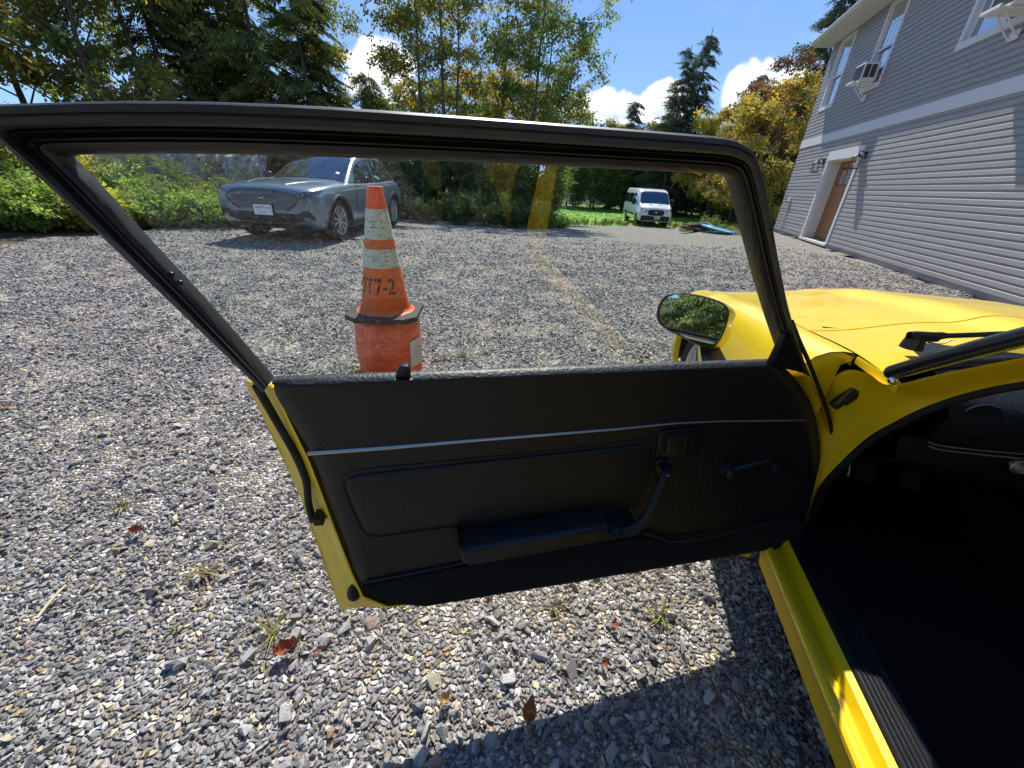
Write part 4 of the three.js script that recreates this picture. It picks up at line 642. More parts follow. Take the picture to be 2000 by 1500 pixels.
  E('glazing_bar', dw0 + 0.13, dw1 - 0.13, 1.682, 1.698, rec - 0.01, rec + 0.018, trimCream);
  E('door_post', dw0 - 0.07, dw0 - 0.006, 0, dt, rec - 0.04, rec + 0.04, doorWood); E('door_post', 0.126, 0.17, 0, dt, rec - 0.04, rec + 0.04, doorWood); E('door_post', dw1 + 0.004, w - 0.126, 0, dt, rec - 0.04, rec + 0.04, doorWood); E('head_rail', 0.17, w - 0.126, dt + 0.003, top - 0.262, rec - 0.04, rec + 0.04, doorWood);
  E('sidelight_panel', 0.17, dw0 - 0.07, 0.1, 0.75, rec - 0.02, rec + 0.012, doorWood); E('sidelight_pane', 0.19, dw0 - 0.09, 0.78, dt - 0.08, rec - 0.015, rec, winGlass, 0); E('sidelight_frame', 0.17, dw0 - 0.07, dt - 0.08, dt, rec - 0.02, rec + 0.014, doorWood);
  E('recess_back', 0.1, w - 0.1, -0.02, top - 0.2, rec - 0.09, rec - 0.055, doorWood, 0);
  part('door_knob', merge([lathe([[0, 0.06], [0.022, 0.055], [0.03, 0.04], [0.02, 0.02], [0.012, 0.0]], 20).rotateZ(Math.PI / 2), new THREE.CylinderGeometry(0.034, 0.034, 0.008, 20).rotateZ(Math.PI / 2)]).translate(-(rec + 0.028), 0.98, -(dw0 + 0.07)), std(rgb(0.75, 0.62, 0.35), 0.2, { metalness: 1 }), e);
  part('deadbolt', new THREE.CylinderGeometry(0.026, 0.03, 0.02, 20).rotateZ(Math.PI / 2).translate(-(rec + 0.03), 1.14, -(dw0 + 0.07)), std(rgb(0.05, 0.05, 0.05), 0.4, { metalness: 0.7 }), e);
  part('pull_bar', tube([V3(-(rec + 0.03), 1.02, -(dw0 + 0.07)), V3(-(rec + 0.07), 1.0, -(dw0 + 0.07)), V3(-(rec + 0.07), 1.2, -(dw0 + 0.07)), V3(-(rec + 0.03), 1.24, -(dw0 + 0.07))], 0.012, 20, 8), std(rgb(0.02, 0.02, 0.02), 0.4), e);
}
// ---- lanterns either side of the door
{
  const iron = std(rgb(0.018, 0.018, 0.018), 0.5), pane = phys(rgb(0.95, 0.95, 0.93), 0.05, { transmission: 1, thickness: 0, side: THREE.DoubleSide });
  const mk = (al, label) => {
    const t = thing('wall_lantern', label, 'lantern', HW(al, 2.05, 0), -15.49 * RAD, 'lanterns beside the entry door');
    part('backplate', box(0.02, 0.16, 0.11, -0.03, 0.16, 0, 0.006), iron, t);
    part('arm', tube([V3(-0.03, 0.17, 0), V3(-0.1, 0.24, 0), V3(-0.17, 0.24, 0), V3(-0.19, 0.2, 0)], 0.011, 16, 8), iron, t);
    part('roof_cap', lathe([[0, 0.2], [0.03, 0.19], [0.045, 0.165], [0.11, 0.135], [0.115, 0.12]], 4).rotateY(Math.PI / 4).translate(-0.19, 0, 0), iron, t);
    for (const [dx, dz] of [[1, 1], [1, -1], [-1, 1], [-1, -1]]) part('corner_bar', tube([V3(-0.19 + dx * 0.075, 0.125, dz * 0.075), V3(-0.19 + dx * 0.075, -0.13, dz * 0.075)], 0.007, 3, 6), iron, t);
    part('base_tray', box(0.19, 0.018, 0.19, -0.19, -0.135, 0, 0.004), iron, t);
    for (const [x, z, ry] of [[-0.265, 0, 0], [-0.115, 0, 0], [-0.19, 0.075, 1], [-0.19, -0.075, 1]]) part('lantern_pane', new THREE.PlaneGeometry(0.135, 0.24).rotateY(ry ? 0 : Math.PI / 2).translate(x, 0, z), pane, t);
    part('bulb', new THREE.SphereGeometry(0.028, 14, 10).scale(1, 1.3, 1).translate(-0.19, -0.05, 0), std(rgb(0.8, 0.8, 0.78), 0.2), t); part('bulb_socket', new THREE.CylinderGeometry(0.018, 0.018, 0.05, 12).translate(-0.19, -0.105, 0), trimCream, t);
  };
  mk(14.5, 'black wall lantern beside the entry door, next to the far corner of the house'); mk(11.82, 'black wall lantern beside the entry door, casting its shadow on long bright siding');
}
// ---- window air conditioners on brackets
{
  const white = std(rgb(0.74, 0.73, 0.70), 0.45), dark = std(rgb(0.03, 0.03, 0.032), 0.6), louvre = std(rgb(0.13, 0.12, 0.115), 0.6);
  const mk = (al, label) => {
    const t = thing('air_conditioner', label, 'air conditioner', HW(al, WB + 0.12, 0), -15.49 * RAD, 'window air conditioners');
    part('cabinet', box(0.34, 0.40, 0.56, -0.21, 0.225, 0, 0.018), white, t);
    part('rear_grille', box(0.006, 0.32, 0.48, -0.3835, 0.225, 0), dark, t); for (let k = 0; k < 9; k++) part('grille_bar', box(0.004, 0.006, 0.48, -0.389, 0.085 + k * 0.034, 0), louvre, t);
    for (const s of [-1, 1]) for (const k of [0, 1]) { part('side_vent', box(0.11, 0.26, 0.006, -0.16 - k * 0.13, 0.235, s * 0.2815), dark, t); for (let j = 0; j < 7; j++) part('louvre', box(0.1, 0.01, 0.006, -0.16 - k * 0.13, 0.125 + j * 0.036, s * 0.286), louvre, t); }
    part('bracket_tray', box(0.46, 0.022, 0.42, -0.24, 0.011, 0, 0.006), white, t); part('tray_lip', box(0.03, 0.05, 0.43, -0.48, 0.03, 0, 0.006), white, t);
    for (const s of [-0.09, 0.09]) part('bracket_strut', tube([V3(-0.34, 0.0, s), V3(-0.17, -0.2, s), V3(-0.045, -0.32, s)], 0.013, 8, 8), white, t);
    part('wall_plate', box(0.02, 0.12, 0.2, -0.045, -0.28, 0, 0.004), white, t);
    part('side_curtain', box(0.02, 0.3, 0.12, 0.02, 0.2, 0.35), dark, t); part('side_curtain', box(0.02, 0.3, 0.12, 0.02, 0.2, -0.35), dark, t);
  };
  mk((12.66 + 13.72) / 2, 'white window air conditioner on a bracket above the entry door'); mk((7.80 + 8.84) / 2, 'white window air conditioner on a bracket in the wide double window');
}
{ // outlet box with a cable by the corner
  const t = thing('outlet_box', 'small grey outlet box with a black cable on the siding by the house corner', 'outlet', HW(16.42, 1.12, 0.02), -15.49 * RAD);
  part('box_body', box(0.07, 0.13, 0.16, -0.03, 0, 0, 0.008), trimWhite, t); part('conduit', tube([V3(-0.02, -0.06, -0.02), V3(-0.02, -1.0, -0.02)], 0.012, 4, 8), trimWhite, t);
  part('cable', tube([V3(-0.06, -0.05, 0), V3(-0.14, -0.12, -0.3), V3(-0.2, -0.45, -0.9), V3(-0.25, -0.95, -1.6), V3(-0.3, -1.12, -2.4)], 0.012, 30, 6), rubber, t);
}
// ================================================================ traffic cone on a drum
const SPOT = onGround(766, 722);
{
  const W = 1024, Hh = 512, cv = document.createElement('canvas'); cv.width = W; cv.height = Hh; const c = cv.getContext('2d');
  // once round the cone: u runs round it, v up it. Faded orange, scuffs, stencilled letters
  c.fillStyle = '#e8641c'; c.fillRect(0, 0, W, Hh);
  const r = rngOf(8); for (let i = 0; i < 900; i++) { c.fillStyle = `rgba(${200 + 50 * r()},${90 + 60 * r()},${30 + 50 * r()},${0.05 + 0.1 * r()})`; c.fillRect(r() * W, r() * Hh, 2 + 30 * r(), 1 + 3 * r()); }
  c.fillStyle = '#17110d'; c.textBaseline = 'middle';
  c.textAlign = 'center';
  const put = (ch, x) => { c.save(); c.translate(x, 200); c.scale(0.46, 1); c.font = 'bold 250px sans-serif'; c.fillText(ch, 0, 0); c.restore(); };
  const x0 = 512; put('O', x0 - 196); put('T', x0 - 120); put('7', x0 - 46); put('-', x0 + 6); put('2', x0 + 58);
  c.fillStyle = '#e26a20'; for (const x of [x0 - 196, x0 - 126, x0 - 56, x0 + 50]) c.fillRect(x - 3, 95, 6, 210);     // stencil bridges
  const tex = new THREE.CanvasTexture(cv); tex.colorSpace = THREE.SRGBColorSpace; tex.wrapS = THREE.RepeatWrapping;
  const orange = std(rgb(1, 1, 1), 0.5, { map: tex, bumpMap: grainTex, bumpScale: 0.001 });
  const orangePlain = std(rgb(0.78, 0.13, 0.012), 0.45, { bumpMap: grainTex, bumpScale: 0.001 });
  const orangeTip = phys(rgb(0.86, 0.13, 0.012), 0.5, { transmission: 0.35, thickness: 0, side: THREE.DoubleSide });
  const bandTex = dataTex(256, (u, v) => { const g = tileNoise(u, v, 26, 4, 70), s = tileNoise(u, v, 9, 3, 71), m = (g > 0.7 ? 0.6 : 1) * (s > 0.72 ? 0.8 : 1), k = 0.84 + 0.1 * s; return [k * m, (k + 0.02) * m, (k - 0.08) * m]; }, true);
  const band = std(rgb(0.85, 0.86, 0.82), 0.5, { map: bandTex });
  const H = 0.40, coneH = 0.70, turn = 0.3, y0 = 0.035;
  const rad = (y) => lerp(0.150, 0.042, y / coneH);
  const t = thing('traffic_cone', 'tall orange traffic cone with two dirty white bands standing on a drum', 'cone', V3(SPOT.x, SPOT.y + H, SPOT.z), turn);
  // 0.70 m tall: letters below, bands above
  const piece = (name, a, b, m, off, seg = 48) => part(name, lathe([[rad(a) + off, a + y0], [rad(lerp(a, b, 0.5)) + off, lerp(a, b, 0.5) + y0], [rad(b) + off, b + y0]], seg), m, t);
  const body = piece('cone_body', 0.0, 0.27, orange, 0); body.rotation.y = Math.atan2(-SPOT.x, -SPOT.z) - turn - Math.PI;
  piece('white_band', 0.27, 0.376, band, 0.0014); piece('orange_ring', 0.376, 0.427, orangePlain, 0); piece('white_band', 0.427, 0.588, band, 0.0014); piece('cone_tip', 0.588, 0.70, orangeTip, 0);
  part('tip_rim', lathe([[0.036, 0.734], [0.0415, 0.737], [0.0424, 0.731]], 36), orangePlain, t);
  part('foot_ring', lathe([[0.178, 0.034], [0.166, 0.038], [0.156, 0.046], [0.1505, 0.06]], 48), orangePlain, t);
  const sh = shapeOf([[-0.14, -0.21], [0.14, -0.21], [0.21, -0.14], [0.21, 0.14], [0.14, 0.21], [-0.14, 0.21], [-0.21, 0.14], [-0.21, -0.14]]); const hole = new THREE.Path(); hole.absarc(0, 0, 0.12, 0, 6.283, true); sh.holes.push(hole);
  const base = new THREE.ExtrudeGeometry(sh, { depth: 0.022, bevelEnabled: true, bevelSize: 0.006, bevelThickness: 0.005, bevelSegments: 2 }); base.rotateX(-Math.PI / 2).translate(0, 0.006, 0);
  const b = part('rubber_base', base, std(rgb(0.022, 0.021, 0.02), 0.75, { bumpMap: grainTex, bumpScale: 0.002 }), t); b.rotation.y = -0.22;
  // the drum: ribbed, faded, with a torn label
  const drumTex = dataTex(256, (u, v) => { const n = tileNoise(u, v, 12, 4, 80), s = tileNoise(u, v, 60, 2, 81); const k = 0.92 + 0.2 * (n - 0.5) - (s > 0.7 ? 0.14 : 0); return [1.0 * k, 0.42 * k, 0.2 * k]; }, true);
  const drumMat = std(rgb(1, 1, 1), 0.38, { map: drumTex, bumpMap: grainTex, bumpScale: 0.0004 });
  const d = thing('construction_drum', 'squat orange ribbed plastic drum under the traffic cone', 'drum', SPOT.clone(), 0.3);
  const prof = [[0.0, 0.004], [0.19, 0.004], [0.203, 0.012], [0.206, 0.03], [0.2, 0.04], [0.206, 0.05], [0.206, 0.062], [0.2, 0.072]]; for (let k = 0; k < 16; k++) { const y = 0.085 + k * 0.0125, rr = 0.204 + 0.008 * Math.sin(k / 15 * 3.1); prof.push([rr, y], [rr + 0.0018, y + 0.004], [rr + 0.0018, y + 0.0075], [rr, y + 0.0115]); }
  prof.push([0.203, 0.295], [0.206, 0.315], [0.203, 0.35], [0.192, 0.378], [0.17, 0.394], [0.12, 0.397], [0, 0.396]);
  part('drum_body', lathe(prof, 56), drumMat, d);
  part('drum_handle', tube([V3(-0.07, 0.045, 0.19), V3(-0.03, 0.05, 0.209), V3(0.03, 0.052, 0.209), V3(0.06, 0.048, 0.193)], 0.006, 16, 6), std(rgb(0.45, 0.06, 0.02), 0.5), d);
  const lc = document.createElement('canvas'); lc.width = 128; lc.height = 256; const l = lc.getContext('2d'); l.fillStyle = '#cfc9bb'; l.fillRect(0, 0, 128, 256); l.strokeStyle = '#8b8478'; l.lineWidth = 5; l.strokeRect(44, 80, 46, 90); l.fillStyle = '#a29a8c'; l.fillRect(56, 100, 12, 56); for (let i = 0; i < 150; i++) { l.fillStyle = `rgba(120,110,95,${0.1 * r()})`; l.fillRect(r() * 128, r() * 256, 3 + 8 * r(), 2 + 4 * r()); }
  const lt = new THREE.CanvasTexture(lc); lt.colorSpace = THREE.SRGBColorSpace;
  const lab = new THREE.CylinderGeometry(0.2165, 0.2165, 0.15, 16, 1, true, 0.62, 0.62); warp(lab, (v) => V3(v.x, v.y + 0.03 * (v.y > 0 ? Math.sin(Math.atan2(v.x, v.z) * 3 - 1.2) : 0), v.z)); lab.translate(0, 0.165, 0); part('torn_label', lab, std(rgb(1, 1, 1), 0.6, { map: lt, side: THREE.DoubleSide }), d);
}
// ================================================================ small things on the gravel
{
  const leafMats = [rgb(0.30, 0.075, 0.025), rgb(0.36, 0.16, 0.045), rgb(0.42, 0.26, 0.08), rgb(0.24, 0.06, 0.03)].map((c) => phys(c, 0.75, { side: THREE.DoubleSide, transmission: 0.25, thickness: 0 }));
  const mk = (px, py, len, k, turn, curl, label) => {
    len *= 0.8; curl *= 1.5; const p = onGround(px, py, 0.016), rws = []; const rr = rngOf(px);
    for (let i = 0; i <= 8; i++) { const u = i / 8, wd = len * 0.34 * Math.sin(Math.pow(u, 0.8) * 3.1) * (1 + 0.25 * (i % 2)), x = (u - 0.5) * len; rws.push([-1, -0.5, 0, 0.5, 1].map((s) => V3(x * (1 - 0.25 * curl * Math.abs(s)), curl * len * (s * s * 0.75 + Math.pow(u - 0.4, 2) * 1.6 + 0.16 * Math.sin(u * 11 + s * 2.5) * (0.3 + Math.abs(s))) + 0.004, s * wd * (1 - 0.35 * curl) + 0.02 * len * rr()))); }
    const t = thing('dead_leaf', label, 'leaf', p, turn, 'fallen leaves on the gravel'); part('leaf_blade', rows(rws), leafMats[k], t);
    part('leaf_stem', tube([V3(-len * 0.5, curl * len * 0.9, 0), V3(-len * 0.66, curl * len * 1.0, 0.01), V3(-len * 0.8, 0.004, 0.02)], len * 0.012, 6, 5), leafMats[k], t);
  };
  mk(1033, 1398, 0.075, 1, 1.3, 0.35, 'large curled tan leaf on the gravel in front of the open door');
  mk(560, 1272, 0.08, 0, 0.6, 0.3, 'dark red curled leaf on the gravel below the door corner');
  mk(268, 1040, 0.062, 0, 0.1, 0.3, 'russet leaf on the gravel above a pale stick');
  mk(870, 1368, 0.045, 2, 0.9, 0.3, 'small yellow brown leaf on the gravel in front of the open door');
  mk(1200, 1222, 0.035, 0, 1.5, 0.2, 'small red leaf on the gravel just under the door bottom');
  mk(625, 1272, 0.03, 3, 0.4, 0.2, 'tiny dark red leaf beside a larger red leaf on the gravel');
  mk(1180, 1300, 0.03, 0, 2.0, 0.2, 'tiny rust coloured leaf on bright gravel by the shadow edge');
  mk(15, 795, 0.06, 1, 0.3, 0.2, 'brown leaf lying alone on open gravel far from the car');
  const stick = [onGround(72, 1208, 0.02), onGround(100, 1172, 0.024), onGround(128, 1143, 0.022)]; const st = thing('stick', 'pale stripped stick lying on the gravel', 'stick', stick[1].clone()); part('stick_wood', taperTube(catmull(stick.map((p) => p.clone().sub(stick[1])), 8), Array.from({ length: 9 }, (_, i) => 0.0045 - 0.0016 * i / 8), 7), std(rgb(0.62, 0.5, 0.3), 0.7), st);
  const tan = [[228, 1075, 0.035], [548, 1200, 0.024], [645, 1430, 0.027]]; tan.forEach(([x, y, s], i) => { const m = new THREE.Mesh(stoneGeos[(i * 2 + 1) % 9], std(rgb(0.46, 0.30, 0.16), 0.8, { map: stoneTex })); m.name = numbered('tan_stone'); m.position.copy(onGround(x, y, 0.012)); m.scale.setScalar(s); m.rotation.y = i; tag(m, ['smooth tan stone among grey gravel above the pale stick', 'small round ochre stone by the door corner', 'brown speckled stone on gravel in front of the door'][i], 'stone', 'tan stones in the gravel'); scene.add(m); });
}
// ================================================================ parked vehicles (own axes: +z forward, +x to the vehicle's left, origin on the ground)
function stationCurve(tab) { return tab[0].map((_, c) => { const cv = new THREE.CatmullRomCurve3(tab.map((r) => V3(r[0], r[c], 0)), false, 'centripetal'); const P = cv.getPoints(200); return (z) => { let a = 0; for (let i = 0; i < P.length - 1; i++) if ((P[i].x - z) * (P[i + 1].x - z) <= 0) { a = i; const t = (z - P[i].x) / ((P[i + 1].x - P[i].x) || 1e-9); return lerp(P[i].y, P[i + 1].y, t); } return z > P[0].x ? P[0].y : P[P.length - 1].y; }; }); }
// lay a flat outline on a body by shooting rays at it
function patch(target, outline, axis, from, off, nx = 22, ny = 10) {   // outline: lower and upper edge as [a, low, high] stations
  const rc = new THREE.Raycaster(), list = [];
  target.updateMatrixWorld(true);
  for (let i = 0; i <= nx; i++) {
    const a = lerp(outline[0][0], outline[outline.length - 1][0], i / nx); let k = 0; while (k < outline.length - 2 && a > outline[k + 1][0]) k++;
    const t = clamp((a - outline[k][0]) / ((outline[k + 1][0] - outline[k][0]) || 1e-9)), lo = lerp(outline[k][1], outline[k + 1][1], t), hi = lerp(outline[k][2], outline[k + 1][2], t), r = [];
    for (let j = 0; j <= ny; j++) {
      const b = lerp(lo, hi, j / ny), o = axis === 'z' ? V3(a, b, from) : axis === 'y' ? V3(a, from, b) : V3(from, b, a), d = axis === 'z' ? V3(0, 0, -Math.sign(from)) : axis === 'y' ? V3(0, -Math.sign(from), 0) : V3(-Math.sign(from), 0, 0);
      rc.set(o, d); const h = rc.intersectObject(target, false)[0]; let p = h ? h.point.clone() : null;
      if (p) p.addScaledVector(h.face.normal.dot(d) > 0 ? h.face.normal.clone().negate() : h.face.normal, off); r.push(p);
    }
    list.push(r);
  }
  for (const r of list) { let last = r.find(Boolean); for (let j = 0; j < r.length; j++) { if (r[j]) last = r[j]; else r[j] = last ? last.clone() : null; } }
  let lastRow = list.find((r) => r[0]); for (let i = 0; i < list.length; i++) { if (list[i][0]) lastRow = list[i]; else list[i] = lastRow.map((p) => p.clone()); }
  const g = rows(list, { step: 0.05 });
  // face the way the rays came from
  const want = axis === 'z' ? V3(0, 0, Math.sign(from)) : axis === 'y' ? V3(0, Math.sign(from), 0) : V3(Math.sign(from), 0, 0), n = g.attributes.normal; let s = 0; for (let i = 0; i < n.count; i++) s += n.getX(i) * want.x + n.getY(i) * want.y + n.getZ(i) * want.z;
  if (s < 0) { const q = g.index.array; for (let i = 0; i < q.length; i += 3) { const t = q[i]; q[i] = q[i + 1]; q[i + 1] = t; } g.computeVertexNormals(); }
  return g;
}
const darkGlass = phys(rgb(0.012, 0.016, 0.024), 0.02, { ior: 2.1, clearcoat: 1, clearcoatRoughness: 0.0 });
const cladding = std(rgb(0.018, 0.019, 0.021), 0.6, { bumpMap: grainTex, bumpScale: 0.001 });
const lampGlass = phys(rgb(0.05, 0.055, 0.06), 0.06, { clearcoat: 1 }), lampBright = phys(rgb(0.5, 0.5, 0.52), 0.12, { clearcoat: 1, metalness: 0.6 });
function loft(tab, prof, nz, nx) { // closed body from stations
  const cv = stationCurve(tab), z0 = tab[0][0], z1 = tab[tab.length - 1][0], list = [];
  for (let i = 0; i <= nz; i++) { const z = lerp(z0, z1, i / nz), st = cv.map((f) => f(z)), half = new THREE.CatmullRomCurve3(prof(st).map(([x, y]) => V3(x, y, 0)), false, 'centripetal').getPoints(nx); const ring = [...half.map((p) => V3(p.x, p.y, z)), ...half.slice(1, -1).reverse().map((p) => V3(-p.x, p.y, z))]; list.push(ring); }
  const g = rows(list, { ring: true }), m = list[0].length, idx = [...g.index.array], pos = [...g.attributes.position.array], uv = [...g.attributes.uv.array];
  for (const [row, dir] of [[0, 1], [list.length - 1, -1]]) { const c = list[row].reduce((s, p) => s.add(p), V3(0, 0, 0)).multiplyScalar(1 / m); const k = pos.length / 3; pos.push(c.x, c.y, c.z); uv.push(0, 0); for (let j = 0; j < m; j++) { const a = row * m + j, b = row * m + (j + 1) % m; if (dir > 0) idx.push(k, a, b); else idx.push(k, b, a); } }
  const out = new THREE.BufferGeometry(); out.setAttribute('position', new THREE.Float32BufferAttribute(pos, 3)); out.setAttribute('uv', new THREE.Float32BufferAttribute(uv, 2)); out.setIndex(idx); out.computeVertexNormals();
  // outward facing
  const p = out.attributes.position, ix = out.index.array; let vol = 0; const A = V3(0, 0, 0), B = V3(0, 0, 0), D = V3(0, 0, 0); for (let i = 0; i < ix.length; i += 3) { A.fromBufferAttribute(p, ix[i]); B.fromBufferAttribute(p, ix[i + 1]); D.fromBufferAttribute(p, ix[i + 2]); vol += A.dot(B.cross(D)); }
  if (vol < 0) { for (let i = 0; i < ix.length; i += 3) { const t = ix[i]; ix[i] = ix[i + 1]; ix[i + 1] = t; } out.computeVertexNormals(); }
  return out;
}
function carveArches(geo, mat, arches, r, inner) {
  const ev = new Evaluator(); ev.attributes = ['position', 'normal', 'uv']; let b = new Brush(geo, mat); b.updateMatrixWorld();
  for (const z of arches) for (const s of [-1, 1]) { const c = new Brush(new THREE.CylinderGeometry(r, r, 0.7, 40).rotateZ(Math.PI / 2), mat); c.position.set(s * (inner + 0.35), r * 0.0 + arches.y, z); c.updateMatrixWorld(); b = ev.evaluate(b, c, SUBTRACTION); b.updateMatrixWorld(); }
  return toCreasedNormals(b.geometry, 0.55);
}
// ---- grey blue electric crossover
{
  const paintB = phys(rgb(0.17, 0.235, 0.285), 0.3, { clearcoat: 1, clearcoatRoughness: 0.03, metalness: 0.35 });
  const FL = onGround(661, 469), ax = new THREE.Vector2(0.05, 0.9987);   // the front left tyre stands here; rearward direction in (x, -z)
  const turn = Math.atan2(-ax.x, ax.y);                                  // forward points to the camera
  const origin = V3(0, 0, 0); const rear = V3(ax.x, 0, -ax.y), leftDir = V3(ax.y, 0, ax.x);
  origin.copy(FL).addScaledVector(rear, 1.47).addScaledVector(leftDir, -0.80); origin.y = FL.y;
  const t = thing('crossover_car', 'blue grey crossover with black lower trim parked on the gravel', 'car', origin, turn);
  const tab = [ // z, under, mid, shoulder, centre top, half widths: under, mid, shoulder
    [2.36, 0.44, 0.60, 0.78, 0.84, 0.44, 0.60, 0.52], [2.325, 0.34, 0.60, 0.84, 0.905, 0.64, 0.77, 0.66], [2.24, 0.27, 0.60, 0.88, 0.95, 0.75, 0.87, 0.76], [2.05, 0.23, 0.61, 0.915, 0.99, 0.81, 0.92, 0.82], [1.8, 0.22, 0.62, 0.94, 1.02, 0.83, 0.948, 0.86],
    [1.47, 0.22, 0.63, 0.96, 1.045, 0.84, 0.955, 0.865], [1.1, 0.22, 0.63, 0.972, 1.065, 0.85, 0.945, 0.865], [0.75, 0.22, 0.63, 0.98, 1.07, 0.86, 0.935, 0.865], [0, 0.22, 0.62, 0.99, 1.05, 0.86, 0.93, 0.865], [-0.8, 0.22, 0.63, 1.02, 1.06, 0.86, 0.935, 0.86], [-1.5, 0.22, 0.65, 1.05, 1.1, 0.86, 0.955, 0.88], [-1.95, 0.26, 0.67, 1.05, 1.13, 0.82, 0.94, 0.83], [-2.2, 0.34, 0.68, 1.02, 1.1, 0.72, 0.88, 0.74], [-2.33, 0.45, 0.70, 0.97, 1.03, 0.55, 0.74, 0.6], [-2.36, 0.55, 0.72, 0.9, 0.95, 0.4, 0.56, 0.46]];
  const body0 = loft(tab, ([z, yb, ym, ys, yt, wb, wm, ws]) => [[0, yb], [wb * 0.85, yb], [wb, yb + 0.03], [lerp(wb, wm, 0.8), lerp(yb, ym, 0.45)], [wm, ym], [wm * 0.99, lerp(ym, ys, 0.5)], [lerp(wm, ws, 0.45), lerp(ym, ys, 0.86)], [ws, ys], [ws * 0.86, lerp(ys, yt, 0.36)], [ws * 0.5, lerp(ys, yt, 0.8)], [0, yt]], 90, 34);
  const solid = new THREE.Mesh(body0, paintB);
  const arch = [1.47, -1.51]; arch.y = 0.37;
  part('body', carveArches(body0, paintB, arch, 0.405, 0.58), paintB, t);
  // greenhouse
  const roofZ = stationCurve([[0.86, 1.02, 0.80, 0.80], [0.55, 1.19, 0.74, 0.82], [0.2, 1.375, 0.67, 0.83], [-0.1, 1.50, 0.62, 0.83], [-0.4, 1.585, 0.63, 0.845], [-0.8, 1.62, 0.64, 0.86], [-1.2, 1.595, 0.64, 0.865], [-1.6, 1.505, 0.63, 0.865], [-1.95, 1.36, 0.62, 0.845], [-2.2, 1.19, 0.60, 0.78], [-2.3, 1.09, 0.58, 0.7]]);
  const GH = (z, q, off = 0) => { const y = roofZ[1](z), w = roofZ[2](z), b = roofZ[3](z); let x, yy; if (q < 1) { x = lerp(b, w, Math.pow(q, 1.25)) + 0.02 * Math.sin(q * 3.14); yy = lerp(0.96, y - 0.05, q); } else { const k = q - 1, s = Math.sin(k * Math.PI / 2); x = w * (1 - k); yy = y - 0.05 + 0.05 * Math.pow(s, 0.6) + 0.02 * s; } return [x, yy, off]; };
  const shell = (z0, z1, q0, q1, off, side, nz = 24, nq = 14) => { const list = []; for (let i = 0; i <= nz; i++) { const z = lerp(z0, z1, i / nz), r = []; for (let j = 0; j <= nq; j++) { const [x, y] = GH(z, lerp(q0, q1, j / nq)); r.push(V3(side * (x + off), y + off * (lerp(q0, q1, j / nq) >= 1 ? 1 : 0.3), z + off * 0.4)); } list.push(r); } return rows(list, { flip: side < 0 }); };
  part('roof_shell', merge([shell(0.86, -2.3, 0, 2, 0, 1, 54, 26), shell(0.86, -2.3, 0, 2, 0, -1, 54, 26)]), paintB, t);
  part('windshield', merge([shell(0.80, -0.02, 1.06, 2, 0.006, 1), shell(0.80, -0.02, 1.06, 2, 0.006, -1)]), darkGlass, t);
  part('glass_roof', merge([shell(-0.06, -1.2, 1.15, 2, 0.006, 1), shell(-0.06, -1.2, 1.15, 2, 0.006, -1)]), darkGlass, t);
  const sideGlass = (z0, z1, side, lowz) => { const list = []; for (let i = 0; i <= 20; i++) { const z = lerp(z0, z1, i / 20), qmax = 0.88 * smooth(0.62, 0.25, z) * smooth(-1.98, -1.45, z), r = []; for (let j = 0; j <= 8; j++) { const [x, y] = GH(z, lerp(0.14, Math.max(0.15, qmax), j / 8)); r.push(V3(side * (x + 0.008), y, z)); } list.push(r); } return rows(list, { flip: side < 0 }); };
  for (const s of [1, -1]) { part('side_window', sideGlass(0.58, -0.52, s), darkGlass, t); part('side_window', sideGlass(-0.6, -1.88, s), darkGlass, t); }
  for (const s of [1, -1]) { // mirrors, arch cladding, sills
    part('door_mirror', merge([new RoundedBoxGeometry(0.2, 0.13, 0.14, 4, 0.05).translate(s * 1.03, 1.075, 0.46), box(0.12, 0.03, 0.06, s * 0.93, 1.03, 0.46, 0.01)]), phys(rgb(0.01, 0.01, 0.011), 0.25, { clearcoat: 0.6 }), t);
    for (const z of arch) { const list = []; for (let i = 0; i <= 26; i++) { const a = -0.12 * Math.PI + 1.24 * Math.PI * i / 26, cx = 0.952; list.push([[0.395, 0.78], [0.398, cx - 0.005], [0.412, cx + 0.014], [0.445, cx + 0.012], [0.458, cx - 0.02]].map(([r, x]) => V3(s * x, Math.max(0.2, 0.37 + Math.sin(a) * r), z + Math.cos(a) * r))); } part('arch_trim', rows(list, { flip: s > 0 }), cladding, t); const ln = []; for (let i = 0; i <= 18; i++) { const a = -0.1 * Math.PI + 1.2 * Math.PI * i / 18; ln.push([0.93, 0.56].map((x) => V3(s * x, 0.37 + Math.sin(a) * 0.402, z + Math.cos(a) * 0.402))); } ln.push([0.56, 0.56].map((x) => V3(s * x, 0.1, z))); part('wheel_liner', rows(ln), carpetBlack, t); }
    part('side_skirt', box(0.06, 0.13, 2.25, s * 0.885, 0.275, -0.02, 0.02), cladding, t);
    part('skirt_strip', box(0.012, 0.018, 2.1, s * 0.918, 0.345, -0.02, 0.004), chrome, t);
    part('side_marker', box(0.012, 0.09, 0.03, s * 0.935, 0.5, 1.95, 0.004), std(rgb(0.6, 0.12, 0.02), 0.3), t);
    part('door_seam', tube([V3(s * 0.868, 0.97, 0.62), V3(s * 0.938, 0.75, 0.7), V3(s * 0.94, 0.6, 0.72), V3(s * 0.9, 0.36, 0.7)], 0.004, 16, 5), carpetBlack, t);
    part('door_seam', tube([V3(s * 0.868, 0.99, -0.55), V3(s * 0.935, 0.75, -0.55), V3(s * 0.938, 0.6, -0.55), V3(s * 0.9, 0.36, -0.55)], 0.004, 16, 5), carpetBlack, t);
  }
